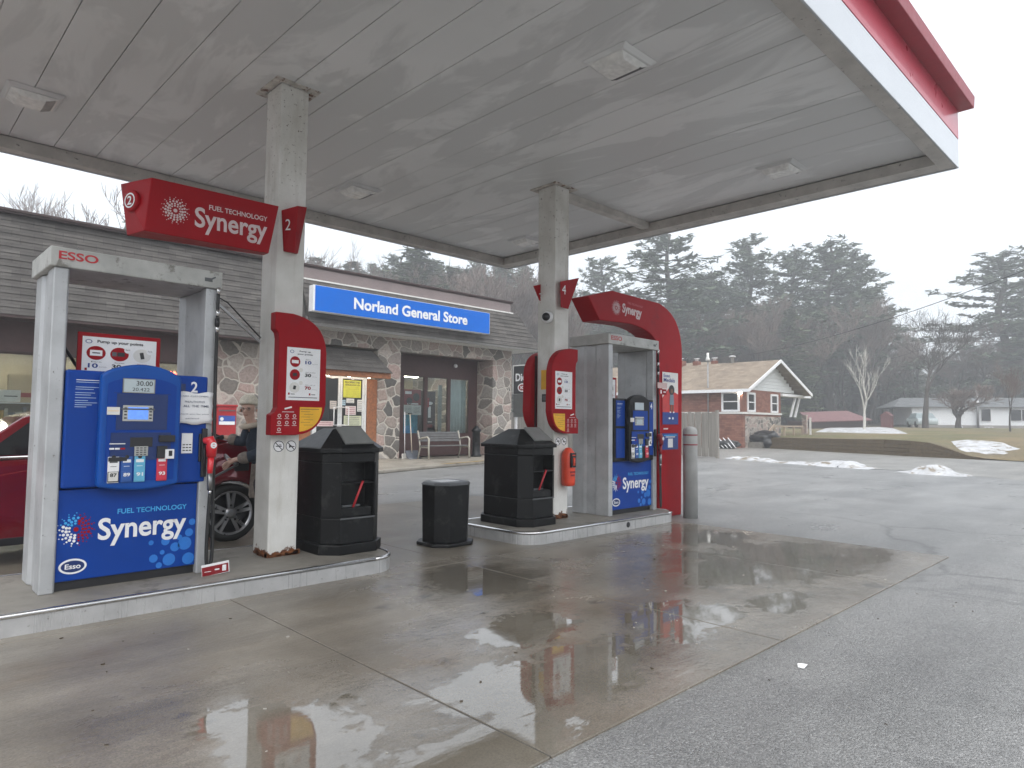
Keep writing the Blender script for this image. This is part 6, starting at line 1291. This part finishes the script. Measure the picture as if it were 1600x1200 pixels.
protos['birch'] = proto('birch_tree', tree_bare(84, BIRCHM, BIRCHM, .32, 4, .016, .30), 'x', 'tree', 'g')
protos['shrub'] = proto('bare_shrub', tree_bare(91, BARK, BARKR, .8, 5, .02, .12, 4), 'x', 'shrub', 'g')
protos['round'] = proto('bare_tree', tree_bare(95, BARK, BARK, .6, 6, .024, .26), 'x', 'tree', 'g')
# tall pines against the sky
for px, D, yt, k, sx, lb in ((1045, 84, 362, 0, 1.2, 'tallest broad pine in the mist right of the farther column'), (1172, 90, 372, 1, 1.0, 'tall pine rising directly behind the brick house chimneys'), (1243, 92, 384, 2, .9, 'slim tall pine rising above the white gable of the brick house'),
        (1300, 88, 374, 3, 1.05, 'tall pine crowning the wood right of the white gable'), (1335, 92, 392, 1, 1.0, 'pine just right of the tallest group, stepping down'), (1110, 96, 420, 2, 1.0, 'shorter pine behind the broad misty pine'), (1368, 90, 452, 0, .9, 'lower pine at the right shoulder of the pine group'),
        (1572, 86, 392, 3, 1.35, 'large dark pine at the right edge of the photo'), (1640, 88, 400, 0, 1.2, 'pine cut off by the right edge of the photo'), (940, 98, 400, 1, .8, 'thin pine seen just right of the farther column top'), (880, 100, 440, 2, 1, 'pine hidden partly by the farther column')):
    plant('pine%d' % k, px, D, yt, lb, None, sx*1.3)
for px, D, yt, k, sx, lb in ((645, 75, 384, 0, 2.6, 'bushy evergreen standing above the middle of the store roof'), (700, 80, 412, 1, 2.2, 'evergreen above the store sign, right of the bushiest one'), (592, 82, 418, 1, 2.2, 'pale evergreen above the store sign near the column'), (195, 46, 312, 0, 1.1, 'evergreen tip poking above the roof left of the red overhead sign'),
        (755, 84, 428, 0, 2.0, 'evergreen above the right end of the store parapet'), (1235, 78, 480, 1, 1.9, 'olive green fir behind the gable of the brick house'), (1010, 84, 470, 0, 1.4, 'fir under the broad pine, behind the arch sign')):
    plant('fir%d' % k, px, D, yt, lb, None, sx)
for k, (px, yt, sx) in enumerate(((485, 398, 1.9), (545, 404, 2.0), (618, 400, 1.8), (675, 402, 1.9), (728, 414, 2.0), (785, 410, 2.0), (820, 418, 1.8))):
    plant(('fir0', 'fir1', 'pine1', 'fir0', 'pine3', 'fir1', 'fir0')[k], px, 88+k, yt, 'misty evergreen in the band of trees behind the store parapet', 'evergreens behind the store parapet', sx if k not in (2, 4) else 1.3)
plant('bare0', 82, 42, 250, 'bare branching tree against the sky above the left roof', None, 1.25)
plant('bare1', 15, 55, 285, 'fainter bare tree at the left edge above the roof', None, .9)
plant('bare2', 520, 66, 372, 'bare tree above the left end of the store sign', None, .8)
plant('birch', 1350, 52, 532, 'white birch with bare branches standing before the dark wood', None, 1.0, .98, 1.0)
plant('round', 1446, 60, 470, 'wide bare tree beside the white bungalow', None, .95, 1.1, .4)
plant('shrub', 1496, 62, 598, 'low spreading bare shrub in front of the white bungalow', None, 1.2, 1.15)
plant('bare3', 1578, 48, 560, 'small bare tree on the lawn near the right edge', None, .8, 1.0)
rnd = random.Random(11)
G1 = 'bare trees along the front of the misty wood'
for k in range(48):
    px = 905+k*15.2+rnd.uniform(-8, 8); plant('bare%d' % rnd.randrange(4), px, rnd.uniform(80, 94), rnd.uniform(450, 520) if px < 1380 else rnd.uniform(495, 540), 'bare reddish grey tree in the front row of the misty wood', G1, rnd.uniform(.8, 1.25))
G2 = 'bare trees rising behind the store roof'
for k in range(30):
    px = 470+k*14+rnd.uniform(-9, 9); plant('bare%d' % rnd.randrange(4), px, rnd.uniform(70, 95), rnd.uniform(385, 430) if px < 800 else rnd.uniform(420, 460), 'bare misty tree rising behind the store roof', G2, rnd.uniform(.9, 1.4))
G3 = 'evergreens filling the depth of the wood'
for k in range(42):
    px = 500+k*27+rnd.uniform(-9, 9); yt = rnd.uniform(400, 440) if px < 850 else rnd.uniform(430, 490) if px < 1370 else rnd.uniform(545, 585)
    plant(rnd.choice(('pine0', 'pine1', 'pine2', 'pine3', 'fir0', 'fir1')), px, rnd.uniform(98, 122), yt, 'faint evergreen deep in the misty wood', G3, rnd.uniform(.9, 1.4))
G4 = 'dark evergreens low in the wood'
for k in range(16):
    px = 1080+k*35+rnd.uniform(-12, 12); plant(rnd.choice(('fir0', 'fir1')), px, rnd.uniform(86, 100), rnd.uniform(555, 600), 'low dark evergreen among the trunks of the wood', G4, rnd.uniform(1.5, 2.2))
# undergrowth
ug = MB(); UGM = M('undergrowth', (.06, .05, .035), .95, var=.4, vs=1)
for k in range(5200):
    q = dep(rnd.uniform(820, 1680), rnd.uniform(88, 118)); z = hill(q.length)+rnd.random()**1.5*4.5; e = V(rnd.gauss(0, .25), rnd.gauss(0, .25), rnd.gauss(.35, .35)); f = V(rnd.gauss(0, .12), rnd.gauss(0, .12), rnd.gauss(0, .08)); c = V(q.x, q.y, z)
    ug.add([c-e-f, c+e-f*.3, c+e+f*.3, c-e+f], [(0, 1, 2, 3)], UGM)
ug.build('undergrowth', kind='stuff', label='tangled dark undergrowth between the trunks of the wood', cat='undergrowth', fix=False)
# loose bits on the ground
db = MB(); DBM = M('leaf_bit', (.05, .035, .02), .7); GRV = M('gravel_bit', (.32, .30, .27), .7)
for k in range(110):
    x, y = rnd.uniform(.8, 9.5), rnd.uniform(.8, 5.1); s_ = rnd.uniform(.002, .007); on = (y > 1.87 and x < 8.2); z = .012 if on else 0
    a = rnd.uniform(0, 6.28); db.obox((x, y, z+s_*.3), (s_*cos(a)*1.5, s_*sin(a)*1.5, 0), (-s_*sin(a)*.8, s_*cos(a)*.8, 0), (0, 0, s_*.4), DBM if rnd.random() < .6 else GRV)
db.build('ground_litter', kind='stuff', label='scattered grit and leaf fragments on the forecourt', cat='litter', fix=False)
p = onZ(1254, 1042, 0); b = MB(); b.add([p+V(-.03, -.02, .004), p+V(.035, -.015, .01), p+V(.04, .02, .006), p+V(.0, .028, .014), p+V(-.035, .012, .005)], [(0, 1, 2, 3, 4)], WHITE); o = b.build('paper_scrap', label='tiny white scrap of paper on the asphalt near the slab edge', cat='litter'); m_ = o.modifiers.new('s', 'SOLIDIFY'); m_.thickness = .002
# ================================================================ AIR
hz = MB(); hz.box(-130, 190, -130, 190, -1.2, 46, M('dummy', (1, 1, 1)))
hm = NT('haze_air'); hm.t.nodes.remove(hm.b); pv_ = hm.n('VolumePrincipled'); pv_.inputs['Color'].default_value = (.93, .95, .97, 1); pv_.inputs['Density'].default_value = .0043; pv_.inputs['Anisotropy'].default_value = .2
hm.l(pv_.outputs[0], hm.o.inputs['Volume']); hz.ms = [hm.m]
hz.build('haze', kind='stuff', label='thin grey mist hanging over the whole place', cat='mist')
